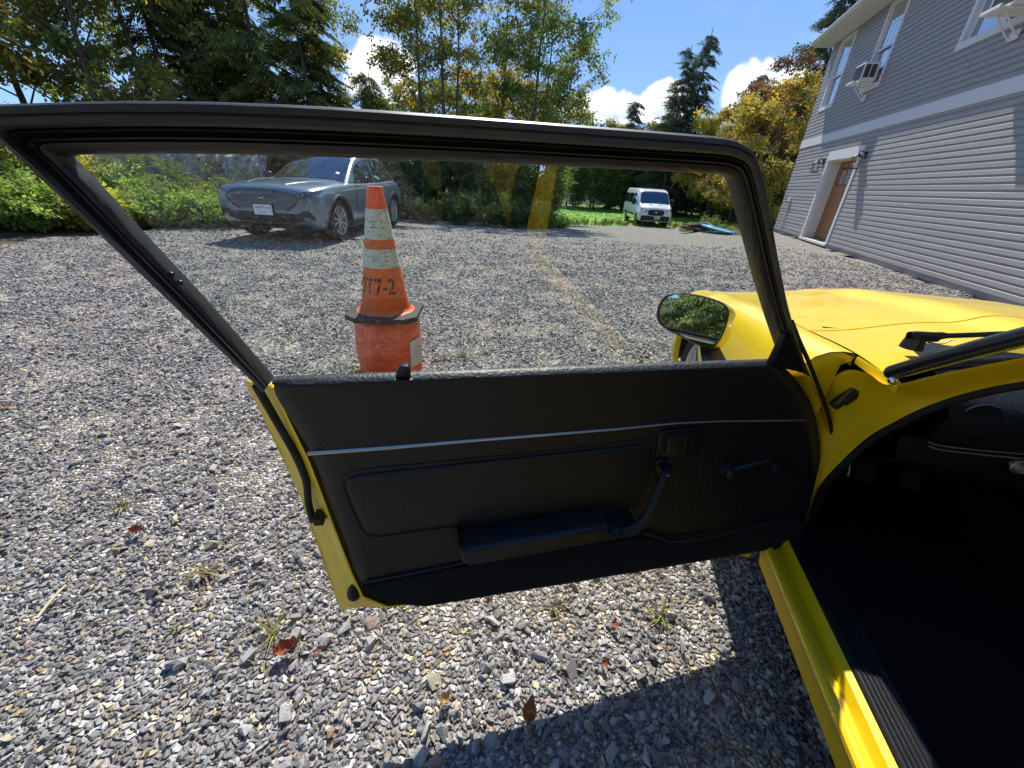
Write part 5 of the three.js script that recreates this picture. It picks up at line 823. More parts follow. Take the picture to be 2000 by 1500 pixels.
  // face: shield panel, lamps, lower intake, plate
  part('front_shield', patch(solid, [[-0.62, 0.76, 0.77], [-0.56, 0.66, 0.805], [-0.42, 0.575, 0.84], [0, 0.55, 0.865], [0.42, 0.575, 0.84], [0.56, 0.66, 0.805], [0.62, 0.76, 0.77]], 'z', 4, 0.006, 40, 14), phys(rgb(0.055, 0.078, 0.098), 0.3, { clearcoat: 0.8 }), t);
  const rim = (pts, r) => tube(pts.map(([x, y]) => { const rc = new THREE.Raycaster(V3(x, y, 4), V3(0, 0, -1)); const h = rc.intersectObject(solid)[0]; return h ? h.point.add(V3(0, 0, 0.008)) : V3(x, y, 2.2); }), r, 70, 6, false);
  part('shield_rim', rim([[-0.42, 0.565], [-0.56, 0.65], [-0.63, 0.765], [-0.5, 0.835], [-0.3, 0.862], [0, 0.876], [0.3, 0.862], [0.5, 0.835], [0.63, 0.765], [0.56, 0.65], [0.42, 0.565]], 0.015), phys(rgb(0.008, 0.008, 0.009), 0.2, { clearcoat: 1 }), t);
  part('lower_intake', patch(solid, [[-0.68, 0.42, 0.5], [-0.5, 0.37, 0.52], [0, 0.36, 0.51], [0.5, 0.37, 0.52], [0.68, 0.42, 0.5]], 'z', 4, 0.007, 30, 6), cladding, t);
  part('chin_spoiler', patch(solid, [[-0.74, 0.27, 0.34], [-0.5, 0.27, 0.345], [0, 0.29, 0.345], [0.5, 0.27, 0.345], [0.74, 0.27, 0.34]], 'z', 4, 0.012, 30, 4), cladding, t);
  for (const s of [-1, 1]) {
    const e = s > 0 ? [[0.52, 0.78, 0.795], [0.6, 0.745, 0.825], [0.7, 0.755, 0.855], [0.8, 0.775, 0.875], [0.855, 0.795, 0.885], [0.885, 0.83, 0.89]] : [[-0.885, 0.83, 0.89], [-0.855, 0.795, 0.885], [-0.8, 0.775, 0.875], [-0.7, 0.755, 0.855], [-0.6, 0.745, 0.825], [-0.52, 0.78, 0.795]];
    part('headlight', patch(solid, e, 'z', 4, 0.009, 22, 6), lampGlass, t);
    for (const k of [0, 1, 2]) { const x = s * (0.64 + 0.075 * k), rc = new THREE.Raycaster(V3(x, 0.795 + 0.022 * k, 4), V3(0, 0, -1)), h = rc.intersectObject(solid)[0]; if (h) part('lamp_element', new RoundedBoxGeometry(0.014, 0.045, 0.012, 2, 0.004).translate(h.point.x, h.point.y, h.point.z + 0.012), lampBright, t); }
    part('fog_recess', patch(solid, s > 0 ? [[0.58, 0.50, 0.515], [0.68, 0.47, 0.56], [0.78, 0.44, 0.565], [0.84, 0.40, 0.47]] : [[-0.84, 0.40, 0.47], [-0.78, 0.44, 0.565], [-0.68, 0.47, 0.56], [-0.58, 0.50, 0.515]], 'z', 4, 0.008, 14, 5), cladding, t);
    part('hood_crease', tube([[0.34, 2.16], [0.42, 1.9], [0.52, 1.5], [0.58, 1.1], [0.6, 0.85]].map(([x, z]) => { const rc = new THREE.Raycaster(V3(s * x, 3, z), V3(0, -1, 0)), h = rc.intersectObject(solid)[0]; return h.point.clone().add(V3(0, -0.004, 0)); }), 0.012, 24, 8), paintB, t);
  }
  { const pc = document.createElement('canvas'); pc.width = 512; pc.height = 256; const c = pc.getContext('2d'); c.fillStyle = '#e9ecef'; c.fillRect(0, 0, 512, 256); c.strokeStyle = '#b9bfc6'; c.lineWidth = 6; c.strokeRect(8, 8, 496, 240); c.fillStyle = '#1d2c4f'; c.textAlign = 'center'; c.font = 'italic bold 58px serif'; c.fillText('Lamoille Valley', 256, 96); c.strokeStyle = '#24406f'; c.lineWidth = 9; c.beginPath(); c.ellipse(240, 118, 130, 78, -0.05, 1.0, 5.4); c.stroke(); c.fillStyle = '#4a5a78'; for (const x of [200, 262, 300, 340]) c.fillRect(x, 128, 14, 22); c.fillStyle = '#6a7688'; c.fillRect(130, 196, 252, 8); for (const x of [70, 442]) { c.beginPath(); c.arc(x, 30, 9, 0, 7); c.fill(); }
    const tx = new THREE.CanvasTexture(pc); tx.colorSpace = THREE.SRGBColorSpace; const rc = new THREE.Raycaster(V3(0.0, 0.56, 4), V3(0, 0, -1)), h = rc.intersectObject(solid)[0];
    const holder = part('plate_frame', box(0.36, 0.19, 0.012, 0.0, 0.56, h.point.z + 0.02, 0.004), cladding, t); const pl = new THREE.PlaneGeometry(0.33, 0.165).translate(0.0, 0.56, h.point.z + 0.0275); part('number_plate', pl, std(rgb(1, 1, 1), 0.4, { map: tx }), t); }
  { // running horse badge
    const sh = new THREE.Shape(); const P = [[-0.075, 0.012], [-0.05, 0.016], [-0.03, 0.012], [0.0, 0.014], [0.02, 0.012], [0.038, 0.024], [0.05, 0.026], [0.062, 0.014], [0.055, 0.011], [0.046, 0.013], [0.036, 0.002], [0.05, -0.006], [0.058, -0.018], [0.052, -0.018], [0.042, -0.008], [0.022, -0.008], [0.0, -0.006], [-0.014, -0.008], [-0.004, -0.02], [-0.01, -0.022], [-0.026, -0.008], [-0.042, -0.012], [-0.056, -0.02], [-0.06, -0.016], [-0.046, -0.004], [-0.044, 0.004], [-0.058, 0.008]]; P.forEach(([x, y], i) => i ? sh.lineTo(x, y) : sh.moveTo(x, y)); sh.closePath();
    const g = new THREE.ExtrudeGeometry(sh, { depth: 0.006, bevelEnabled: true, bevelSize: 0.0012, bevelThickness: 0.0015, bevelSegments: 1 }); const rc = new THREE.Raycaster(V3(0, 0.74, 4), V3(0, 0, -1)), h = rc.intersectObject(solid)[0]; part('badge', g.rotateX(-0.25).translate(0, 0.74, h.point.z + 0.012), std(rgb(0.35, 0.36, 0.38), 0.25, { metalness: 0.9 }), t); }
  for (const [x, z, s] of [[0.80, 1.47, 1], [0.80, -1.51, 1], [-0.80, 1.47, -1], [-0.80, -1.51, -1]]) { wheelLocal(t, V3(x, 0.365, z), V3(s, 0, 0), 0.365, 0.235, 10, std(rgb(0.66, 0.66, 0.67), 0.32, { metalness: 0.7 })); }
  part('tail_light', box(1.3, 0.07, 0.03, 0, 0.98, -2.31, 0.01), std(rgb(0.35, 0.01, 0.01), 0.2), t);
  part('inspection_sticker', shell(0.60, 0.53, 1.24, 1.34, 0.008, 1, 3, 3), std(rgb(0.75, 0.75, 0.75), 0.6), t);
  part('wiper_arm', tube([V3(0.35, 1.03, 0.78), V3(0.0, 1.06, 0.80), V3(-0.25, 1.062, 0.79)], 0.01, 10, 6), plasticBlack, t);
}
function wheelLocal(parent, centre, axis, r, w, spokes, rim) {
  const g = new THREE.Group(); g.name = 'wheel'; g.position.copy(centre); parent.add(g);
  const q = new THREE.Quaternion().setFromUnitVectors(V3(0, 1, 0), axis), h = w / 2, put = (geo) => geo.applyQuaternion(q);
  part('tyre', put(lathe([[r * 0.68, -h * 0.8], [r * 0.76, -h * 0.98], [r * 0.9, -h], [r * 0.975, -h * 0.82], [r, -h * 0.5], [r, h * 0.5], [r * 0.975, h * 0.82], [r * 0.9, h], [r * 0.76, h * 0.98], [r * 0.68, h * 0.8]], 48)), tyreMat, g);
  const list = [lathe([[r * 0.68, -h * 0.7], [r * 0.64, h * 0.2], [r * 0.67, h * 0.86], [r * 0.7, h * 0.92], [r * 0.715, h * 0.84]], 48)];
  for (let k = 0; k < spokes; k++) { const b = box(r * 0.075, h * 0.22, r * 0.58, 0, h * 0.7, r * 0.37, 0.003); b.translate(0, 0, 0).rotateY((k % 2 ? 1 : -1) * 0.13).rotateY(Math.floor(k / 2) * 2 / spokes * 2 * Math.PI + (k % 2 ? 1 : -1) * 0.12); list.push(b); const c = box(r * 0.045, h * 0.2, r * 0.3, 0, h * 0.72, r * 0.5, 0.003); c.rotateY((k + 0.5) / spokes * 2 * Math.PI); list.push(c); }
  list.push(new THREE.CylinderGeometry(r * 0.12, r * 0.15, h * 0.3, 20).translate(0, h * 0.72, 0));
  part('rim', put(merge(list)), rim, g); part('brake_disc', put(new THREE.CylinderGeometry(r * 0.62, r * 0.62, 0.03, 32)), discDark, g);
  return g;
}
// ---- white van
{
  const F = 26.5, px = ray(1282, 443), x = px.x / -px.z * F, O = groundAt(x, -F - 2.6);
  const white = phys(rgb(0.74, 0.75, 0.76), 0.32, { clearcoat: 0.8, clearcoatRoughness: 0.08 });
  const face = Math.atan2(-x, F) * 1.0 + 0.26;
  const t = thing('delivery_van', 'white low roof van with black bumper parked at the edge of the lawn', 'van', V3(x - 0.15, ground(x, -F - 2), -F - 2.4), face);
  const tab = [ // z, under, mid, shoulder, top, half widths: under, mid, shoulder, top
    [2.70, 0.42, 0.62, 0.80, 0.86, 0.70, 0.80, 0.72, 0.5], [2.66, 0.34, 0.66, 0.98, 1.02, 0.84, 0.93, 0.82, 0.6], [2.52, 0.30, 0.7, 1.08, 1.12, 0.92, 0.98, 0.88, 0.7], [2.2, 0.30, 0.72, 1.18, 1.22, 0.94, 1.0, 0.92, 0.78], [1.98, 0.30, 0.72, 1.26, 1.32, 0.94, 1.0, 0.92, 0.8], [1.75, 0.3, 0.75, 1.38, 1.55, 0.95, 1.01, 0.95, 0.8], [1.45, 0.3, 0.78, 1.5, 1.84, 0.95, 1.02, 0.97, 0.8], [1.2, 0.3, 0.8, 1.6, 1.98, 0.96, 1.02, 0.97, 0.82], [0.8, 0.3, 0.8, 1.65, 2.06, 0.96, 1.02, 0.98, 0.84], [0, 0.3, 0.8, 1.65, 2.09, 0.96, 1.02, 0.98, 0.85], [-1.5, 0.3, 0.8, 1.65, 2.09, 0.96, 1.02, 0.98, 0.85], [-2.6, 0.32, 0.8, 1.65, 2.08, 0.95, 1.01, 0.97, 0.84], [-2.74, 0.36, 0.8, 1.6, 2.02, 0.9, 0.97, 0.93, 0.8]];
  const geo = loft(tab, ([z, yb, ym, ys, yt, wb, wm, ws, wt]) => [[0, yb], [wb * 0.9, yb], [wb, yb + 0.05], [wm, ym], [lerp(wm, ws, 0.4), lerp(ym, ys, 0.5)], [ws, ys], [lerp(ws, wt, 0.55), lerp(ys, yt, 0.72)], [wt, yt - 0.02], [wt * 0.6, yt], [0, yt + 0.01]], 90, 34);
  const solid = new THREE.Mesh(geo, white); const arch = [1.78, -1.55]; arch.y = 0.34;
  part('body', carveArches(geo, white, arch, 0.4, 0.6), white, t);
  part('windshield', patch(solid, [[-0.88, 1.3, 1.36], [-0.82, 1.26, 1.86], [-0.6, 1.28, 1.93], [0, 1.3, 1.95], [0.6, 1.28, 1.93], [0.82, 1.26, 1.86], [0.88, 1.3, 1.36]], 'z', 5, 0.008, 30, 12), darkGlass, t);
  part('grille', patch(solid, [[-0.5, 0.80, 0.82], [-0.44, 0.66, 0.95], [0, 0.64, 0.97], [0.44, 0.66, 0.95], [0.5, 0.80, 0.82]], 'z', 5, 0.01, 24, 8), cladding, t);
  for (let k = 0; k < 3; k++) part('grille_bar', patch(solid, [[-0.42, 0.70 + k * 0.08, 0.715 + k * 0.08], [0.42, 0.70 + k * 0.08, 0.715 + k * 0.08]], 'z', 5, 0.018, 16, 2), plasticBlack, t);
  part('bumper', patch(solid, [[-0.86, 0.34, 0.62], [-0.5, 0.36, 0.64], [0, 0.38, 0.6], [0.5, 0.36, 0.64], [0.86, 0.34, 0.62]], 'z', 5, 0.012, 24, 8), cladding, t);
  for (const s of [-1, 1]) part('headlight', patch(solid, s > 0 ? [[0.5, 0.86, 0.92], [0.64, 0.80, 0.99], [0.78, 0.82, 1.03], [0.88, 0.88, 1.04]] : [[-0.88, 0.88, 1.04], [-0.78, 0.82, 1.03], [-0.64, 0.80, 0.99], [-0.5, 0.86, 0.92]], 'z', 5, 0.01, 12, 6), lampBright, t);
  for (const s of [-1, 1]) {
    part('cab_window', patch(solid, [[0.35, 1.22, 1.8], [0.9, 1.22, 1.82], [1.2, 1.24, 1.74], [1.6, 1.26, 1.46]], 'x', 4 * s, 0.008, 18, 8), darkGlass, t);
    part('rear_window', patch(solid, [[-1.15, 1.24, 1.8], [0.2, 1.24, 1.8]], 'x', 4 * s, 0.008, 12, 8), darkGlass, t); part('rear_window', patch(solid, [[-2.5, 1.24, 1.8], [-1.25, 1.24, 1.8]], 'x', 4 * s, 0.008, 12, 8), darkGlass, t);
    part('rub_strip', patch(solid, [[-2.6, 0.55, 0.66], [1.25, 0.55, 0.66]], 'x', 4 * s, 0.014, 12, 3), cladding, t);
    part('wing_mirror', merge([new RoundedBoxGeometry(0.2, 0.36, 0.14, 3, 0.04).translate(s * 1.18, 1.36, 1.42), box(0.14, 0.05, 0.06, s * 1.04, 1.28, 1.42, 0.01)]), cladding, t);
    part('hood_vent', box(0.2, 0.012, 0.03, s * 0.3, 1.215, 2.22, 0.004).translate(0, 0.02, 0), cladding, t);
    for (const z of arch) { wheelLocal(t, V3(s * 0.87, 0.34, z), V3(s, 0, 0), 0.34, 0.22, 8, std(rgb(0.35, 0.35, 0.36), 0.4, { metalness: 0.7 })); const ln = []; for (let i = 0; i <= 16; i++) { const a = -0.1 * Math.PI + 1.2 * Math.PI * i / 16; ln.push([0.98, 0.58].map((q) => V3(s * q, 0.34 + Math.sin(a) * 0.398, z + Math.cos(a) * 0.398))); } part('wheel_liner', rows(ln), carpetBlack, t); }
  }
  const pc = document.createElement('canvas'); pc.width = 256; pc.height = 128; const c = pc.getContext('2d'); c.fillStyle = '#dfe6e2'; c.fillRect(0, 0, 256, 128); c.fillStyle = '#3c6650'; for (let k = 0; k < 6; k++) c.fillRect(28 + k * 35, 42, 24, 52); const tx = new THREE.CanvasTexture(pc); tx.colorSpace = THREE.SRGBColorSpace;
  part('number_plate', new THREE.PlaneGeometry(0.34, 0.17).translate(0.1, 0.53, 2.735), std(rgb(1, 1, 1), 0.4, { map: tx }), t);
  part('badge', new THREE.SphereGeometry(0.09, 20, 10).scale(1, 0.42, 0.14).translate(0, 0.83, 2.71), std(rgb(0.6, 0.62, 0.66), 0.25, { metalness: 0.8 }), t);
}
// ---- flat blue board on the gravel
{ const a = onGround(1370, 452), b = onGround(1432, 459), m = a.clone().lerp(b, 0.5), len = a.distanceTo(b); const t = thing('plastic_sled', 'flat turquoise plastic sled lying at the gravel edge', 'sled', V3(m.x, Math.max(a.y, b.y) + 0.0, m.z), -Math.atan2(b.z - a.z, b.x - a.x));
  const list = []; for (let i = 0; i <= 16; i++) { const u = i / 16 * 2 - 1, w = 0.24 * Math.pow(1 - Math.pow(Math.abs(u), 4), 0.5) + 0.02; list.push([-1, -0.9, -0.5, 0, 0.5, 0.9, 1].map((s) => V3(u * len * 0.5, 0.03 + (Math.abs(s) > 0.95 ? 0.05 : 0) + 0.09 * Math.pow(Math.max(0, -u - 0.55), 2) * 5, s * w))); }
  part('sled_deck', rows(list), std(rgb(0.03, 0.3, 0.42), 0.4, { side: THREE.DoubleSide }), t); part('sled_rim', tube([...list.map((r) => r[0]), ...list.map((r) => r[6]).reverse()], 0.016, 80, 6, true), std(rgb(0.05, 0.38, 0.5), 0.4), t); }
// ================================================================ vegetation
const barkTex = dataTex(256, (u, v) => { const n = tileNoise(u * 1, v, 22, 4, 50), m = tileNoise(u, v, 6, 3, 52); const k = 0.35 + 0.5 * n + 0.25 * (m - 0.5); return [k, k * 0.95, k * 0.88]; });
const barkMat = std(rgb(0.20, 0.165, 0.13), 0.95, { map: barkTex, bumpMap: barkTex, bumpScale: 0.02 });
const barkGrey = std(rgb(0.26, 0.245, 0.225), 0.95, { map: barkTex, bumpMap: barkTex, bumpScale: 0.015 });
const leafMat = phys(rgb(1, 1, 1), 1.0, { side: THREE.DoubleSide, transmission: 0.5, thickness: 0, specularIntensity: 0.6 });
const needleMat = phys(rgb(1, 1, 1), 1.0, { side: THREE.DoubleSide, transmission: 0.3, thickness: 0, specularIntensity: 0.5 });
function leafQuad(out, c, dir, nrm, len, wid) {                        // a pointed, slightly folded leaf: four triangles' worth of outline
  const s = V3(0, 0, 0).crossVectors(dir, nrm).normalize(), a = c.clone(), m = c.clone().addScaledVector(dir, len * 0.5).addScaledVector(nrm, -len * 0.06), t = c.clone().addScaledVector(dir, len);
  const l = c.clone().addScaledVector(dir, len * 0.42).addScaledVector(s, wid).addScaledVector(nrm, len * 0.05), r = c.clone().addScaledVector(dir, len * 0.42).addScaledVector(s, -wid).addScaledVector(nrm, len * 0.05);
  for (const q of [a, l, m, l, t, m, a, m, r, m, t, r]) out.push(q.x, q.y, q.z);
}
const geoFrom = (pos) => { const g = new THREE.BufferGeometry(); g.setAttribute('position', new THREE.Float32BufferAttribute(pos, 3)); g.computeVertexNormals(); return g; };
// a twig with broad leaves, about 0.4 m long, pointing along +x
const broadSprigs = [0, 1, 2].map((k) => { const r = rngOf(600 + k), pos = []; for (let i = 0; i < 13; i++) { const u = i / 12, c = V3((u - 0.35) * 0.42, (r() - 0.5) * 0.14, (r() - 0.5) * 0.22), a = (i % 2 ? 1 : -1) * (0.5 + r() * 0.9), d = V3(Math.cos(a), -0.25 - 0.5 * r(), Math.sin(a)).normalize(), n = V3((r() - 0.5) * 1.2, 1, (r() - 0.5) * 1.2).normalize(); leafQuad(pos, c, d, n, 0.085 + 0.06 * r(), 0.03 + 0.016 * r()); } return geoFrom(pos); });
// a flat drooping spray of evergreen needles
const needleSprigs = [0, 1].map((k) => { const r = rngOf(700 + k), pos = []; for (let i = 0; i < 15; i++) { const u = i / 14, c = V3((u - 0.2) * 0.5, -0.1 * u * u, 0), sgn = i % 2 ? 1 : -1, a = sgn * (0.7 + 0.3 * r()); leafQuad(pos, c, V3(Math.cos(a), -0.25 - 0.25 * r(), Math.sin(a)).normalize(), V3(0.2 * (r() - 0.5), 1, 0.3 * (r() - 0.5)).normalize(), (0.24 - 0.13 * u) * (0.75 + 0.5 * r()), 0.016 + 0.008 * r()); } leafQuad(pos, V3(0.1, -0.03, 0), V3(1, -0.25, 0).normalize(), V3(0, 1, 0), 0.36, 0.014); return geoFrom(pos); });
const SPRIGS = { broad: broadSprigs, needle: needleSprigs };
const PAL = {
  green: [[0.095, 0.13, 0.022], [0.075, 0.11, 0.02], [0.13, 0.16, 0.03], [0.17, 0.175, 0.03]], deep: [[0.06, 0.09, 0.02], [0.075, 0.105, 0.024], [0.095, 0.125, 0.027]], olive: [[0.11, 0.125, 0.026], [0.15, 0.15, 0.03], [0.085, 0.105, 0.022], [0.2, 0.17, 0.03]],
  gold: [[0.27, 0.2, 0.03], [0.21, 0.18, 0.032], [0.14, 0.15, 0.03], [0.3, 0.19, 0.025]], amber: [[0.19, 0.12, 0.03], [0.23, 0.16, 0.035], [0.13, 0.13, 0.03], [0.15, 0.09, 0.03], [0.12, 0.125, 0.028]], turning: [[0.1, 0.125, 0.024], [0.14, 0.15, 0.028], [0.26, 0.2, 0.03], [0.085, 0.105, 0.02]],
  hemlock: [[0.06, 0.085, 0.022], [0.08, 0.105, 0.026], [0.11, 0.13, 0.032]], spruce: [[0.05, 0.066, 0.032], [0.065, 0.08, 0.038], [0.042, 0.056, 0.028]], weed: [[0.13, 0.2, 0.03], [0.18, 0.24, 0.04], [0.1, 0.15, 0.025]], yellowweed: [[0.27, 0.25, 0.035], [0.2, 0.22, 0.035], [0.34, 0.25, 0.04], [0.14, 0.17, 0.03]], bronze: [[0.09, 0.045, 0.025], [0.13, 0.07, 0.03], [0.07, 0.06, 0.025]],
};
// sprigs: list of [position, direction, scale]
function crown(name, kind, sprigs, pal, parent, rnd, mat) {
  const geos = SPRIGS[kind], lists = geos.map(() => []), q = new THREE.Quaternion(), m = new THREE.Matrix4(), X = V3(1, 0, 0), e = new THREE.Quaternion();
  for (const [p, d, s] of sprigs) { const k = Math.floor(rnd() * geos.length); q.setFromUnitVectors(X, d.clone().normalize()); e.setFromAxisAngle(X, (rnd() - 0.5) * (kind === 'needle' ? 0.7 : 2.4)); q.multiply(e); m.compose(p, q, V3(s, s, s)); lists[k].push(m.clone()); }
  lists.forEach((l, k) => { if (!l.length) return; const im = new THREE.InstancedMesh(geos[k], mat, l.length); im.name = name; im.userData.kind = 'stuff'; l.forEach((mm, i) => { im.setMatrixAt(i, mm); const c = pal[Math.floor(rnd() * pal.length)], b = 2.0 * (0.7 + 0.6 * rnd()); im.setColorAt(i, rgb(c[0] * b, c[1] * b, c[2] * b)); }); parent.add(im); });
}
const jitter = (r, a) => V3((r() - 0.5) * a, (r() - 0.5) * a, (r() - 0.5) * a);
function trunkPath(h, lean, r, n = 9) { const pts = []; let x = 0, z = 0; for (let i = 0; i <= n; i++) { const u = i / n; pts.push(V3(x + lean[0] * h * u, h * u, z + lean[1] * h * u)); x += (r() - 0.5) * 0.06 * h / n * 2; z += (r() - 0.5) * 0.06 * h / n * 2; } return pts; }
// broadleaf tree: h height, cr crown radius, cb crown base (share of height), dens sprigs
function broadTree(name, label, group, x, z, o) {
  const r = rngOf(o.seed), t = thing(name, label, 'tree', groundAt(x, z, -0.05), 0, group), h = o.h, lean = o.lean ?? [0, 0], tp = trunkPath(h * 0.97, lean, r), tr = o.tr ?? h * 0.011, mat = o.bark ?? barkMat;
  part('trunk', taperTube(tp, tp.map((_, i) => tr * (1.12 - 0.95 * Math.pow(i / (tp.length - 1), 0.85)) + (i === 0 ? tr * 0.35 : 0)), 8, 0.5), mat, t);
  const at = (u) => { const f = clamp(u) * (tp.length - 1), i = Math.min(tp.length - 2, Math.floor(f)); return tp[i].clone().lerp(tp[i + 1], f - i); };
  const limbs = [], ends = [], nl = o.limbs ?? 20;
  for (let i = 0; i < nl; i++) {
    const u = o.cb + (0.96 - o.cb) * Math.pow((i + 0.3) / nl, 0.9), a = i * 2.4 + r() * 0.9, span = o.cr * (0.45 + 0.75 * Math.pow(Math.sin(clamp((u - o.cb) / (1 - o.cb), 0.08, 0.94) * 3.0), 0.7)) * (0.7 + 0.5 * r()), rise = (o.rise ?? 0.55) * span * (0.6 + 0.7 * r());
    const p0 = at(u), p1 = p0.clone().add(V3(Math.cos(a) * span * 0.5, rise * 0.62, Math.sin(a) * span * 0.5)), p2 = p0.clone().add(V3(Math.cos(a) * span, rise, Math.sin(a) * span)), pts = catmull([p0, p1, p2], 5), lr = tr * 0.34 * (1.15 - u);
    limbs.push(taperTube(pts, pts.map((_, k) => Math.max(0.006, lr * (1 - 0.85 * k / 5))), 5)); ends.push([p0, p1, p2, span]);
    for (let k = 0; k < 2; k++) { const b = p1.clone().lerp(p2, r() * 0.5), c = b.clone().add(V3(Math.cos(a + (k ? 0.9 : -0.9)) * span * 0.4, rise * 0.25 * r() + 0.1, Math.sin(a + (k ? 0.9 : -0.9)) * span * 0.4)); limbs.push(taperTube([b, c], [lr * 0.35 + 0.004, 0.004], 4)); ends.push([b, b.clone().lerp(c, 0.5), c, span * 0.5]); }
  }
  part('limbs', merge(limbs), mat, t).userData.kind = 'stuff';
  const list = [], per = Math.max(3, Math.round((o.n ?? 1400) / ends.length / 3.2));
  for (const [p0, p1, p2, span] of ends) for (let c = 0; c < 3; c++) { const cc = p1.clone().lerp(p2, 0.1 + 0.42 * c + 0.2 * r()).add(jitter(r, 0.5 * span * 0.5)), cr = 0.22 + 0.2 * span * r(); for (let k = 0; k < per; k++) { const j = jitter(r, 2); if (j.length() > 1) j.normalize(); list.push([cc.clone().add(V3(j.x * cr, j.y * cr * 0.62, j.z * cr)), V3(r() - 0.5, -0.15 + (r() - 0.5) * 0.6, r() - 0.5), (o.ls ?? 1) * (0.75 + 0.55 * r())]); } }
  crown('crown', 'broad', list, PAL[o.pal], t, r, leafMat); return t;
}
// conifer: whorls of drooping boughs
function conifer(name, label, group, x, z, o) {
  const r = rngOf(o.seed), t = thing(name, label, 'tree', groundAt(x, z, -0.05), 0, group), h = o.h, tp = trunkPath(h, o.lean ?? [0, 0], r, 7), tr = o.tr ?? h * 0.013;
  part('trunk', taperTube(tp, tp.map((_, i) => tr * (1.08 - i / (tp.length - 1)) + 0.008), 7, 0.5), barkMat, t);
  const at = (u) => { const f = clamp(u) * (tp.length - 1), i = Math.min(tp.length - 2, Math.floor(f)); return tp[i].clone().lerp(tp[i + 1], f - i); };
  const list = [], limbs = [], lv = o.levels ?? 26;
  for (let i = 0; i < lv; i++) {
    const u = o.cb + (0.985 - o.cb) * (i + r() * 0.6) / lv, rad = o.cr * Math.pow(1 - (u - o.cb) / (1.02 - o.cb), o.pow ?? 0.85) + 0.12, nb = 4 + Math.floor(3 * r());
    for (let k = 0; k < nb; k++) {
      const a = r() * 6.283, len = rad * (0.62 + 0.6 * r()), droop = (o.droop ?? 0.22) * len, p0 = at(u), p2 = p0.clone().add(V3(Math.cos(a) * len, -droop + 0.1 * len * (u > 0.8 ? 2.2 : 0), Math.sin(a) * len)), p1 = p0.clone().lerp(p2, 0.5).add(V3(0, droop * 0.28, 0));
      if (len > 0.5) limbs.push(taperTube([p0, p1, p2], [0.006 + 0.014 * len, 0.004 + 0.008 * len, 0.003], 4));
      const ns = Math.max(2, Math.round(len * (o.dens ?? 7)));
      for (let s = 0; s < ns; s++) { const f = 0.22 + 0.8 * (s + r() * 0.8) / ns, p = f < 0.5 ? p0.clone().lerp(p1, f * 2) : p1.clone().lerp(p2, f * 2 - 1), da = a + (r() - 0.5) * 1.9; list.push([p.add(jitter(r, 0.12)), V3(Math.cos(da), -0.22 - 0.25 * r(), Math.sin(da)), (o.ls ?? 1) * (0.7 + 0.6 * r())]); }
    }
  }
  if (limbs.length) part('limbs', merge(limbs), barkMat, t).userData.kind = 'stuff';
  crown('crown', 'needle', list, PAL[o.pal], t, r, needleMat); return t;
}
// shrub: leafy clumps from the ground up
function shrub(name, label, group, x, z, o) {
  const r = rngOf(o.seed), t = thing(name, label, 'shrub', groundAt(x, z, -0.03), 0, group), stems = [], list = [];
  for (let i = 0; i < (o.stems ?? 9); i++) { const a = r() * 6.283, d = Math.sqrt(r()) * o.w, hh = o.h * (0.55 + 0.5 * r()), p2 = V3(Math.cos(a) * d, hh, Math.sin(a) * d), p1 = V3(Math.cos(a) * d * 0.4, hh * 0.55, Math.sin(a) * d * 0.4); stems.push(taperTube([V3(Math.cos(a) * d * 0.15, 0, Math.sin(a) * d * 0.15), p1, p2], [0.018, 0.011, 0.004], 4)); for (let k = 0; k < (o.per ?? 24); k++) { const f = 0.18 + 0.86 * r(), p = f < 0.5 ? V3(0, 0.02, 0).lerp(p1, f * 2) : p1.clone().lerp(p2, f * 2 - 1); list.push([p.add(V3((r() - 0.5) * o.w * 0.7, (r() - 0.5) * 0.3 * o.h * 0.5, (r() - 0.5) * o.w * 0.7)).setY(Math.max(0.03, p.y)), V3(r() - 0.5, (r() - 0.4) * 0.6, r() - 0.5), (o.ls ?? 0.9) * (0.6 + 0.6 * r())]); } }
  part('stems', merge(stems), barkMat, t).userData.kind = 'stuff'; crown('leaves', 'broad', list, PAL[o.pal], t, r, leafMat); return t;
}
const ratio = (px) => { const d = ray(px, 355 + (px - 1022) * 0.0567); return d.x / -d.z; };
const topAt = (px, py, F) => { const d = ray(px, py); return EYE + d.y / -d.z * F; };       // height that a pixel reaches at distance F
const spot = (px, F) => [ratio(px) * F, -F];
const spotTop = (px, py, F) => { const d = ray(px, py); return [d.x / -d.z * F, -F]; };           // plumb below a tree top seen at a pixel
const hgt = (px, py, F) => { const [x, z] = spotTop(px, py, F); return topAt(px, py, F) - ground(x, z) + 0.05; };
let seed = 1000;
// ---- the wood on the left, beyond the gravel
for (const [px, F, h, pal, label] of [
  [-190, 12, 8, 'turning', 'tall maple at the left edge of the wood over the rock ledge'], [-40, 13.5, 8.5, 'gold', 'tall maple with yellowing leaves in the wood above the rock ledge'], [90, 14.5, 8.6, 'olive', 'leafy beech with olive leaves behind the golden maple'], [215, 14, 8.5, 'turning', 'leaning maple with green and gold leaves above the rock ledge'], [330, 16, 9.2, 'green', 'tall green maple behind the leaning maple in the wood'],
  [-120, 18, 10.5, 'olive', 'tall olive leaved tree deep in the wood'], [150, 19, 11, 'green', 'tall dark green tree deep in the wood behind the beech'], [420, 19.5, 11, 'green', 'tall green tree behind the hemlocks over the crossover'], [590, 21, 9, 'turning', 'broadleaf tree edging the hemlocks beside the open sky']]) { const [x, z] = spot(px, F); broadTree('maple_tree', label, 'broadleaf trees of the wood', x, z, { seed: seed++, h, cr: 2.6, cb: 0.16, n: 950, pal, ls: 1.15, lean: px === 215 ? [0.09, 0] : [0.02 * (seed % 3 - 1), 0] }); }
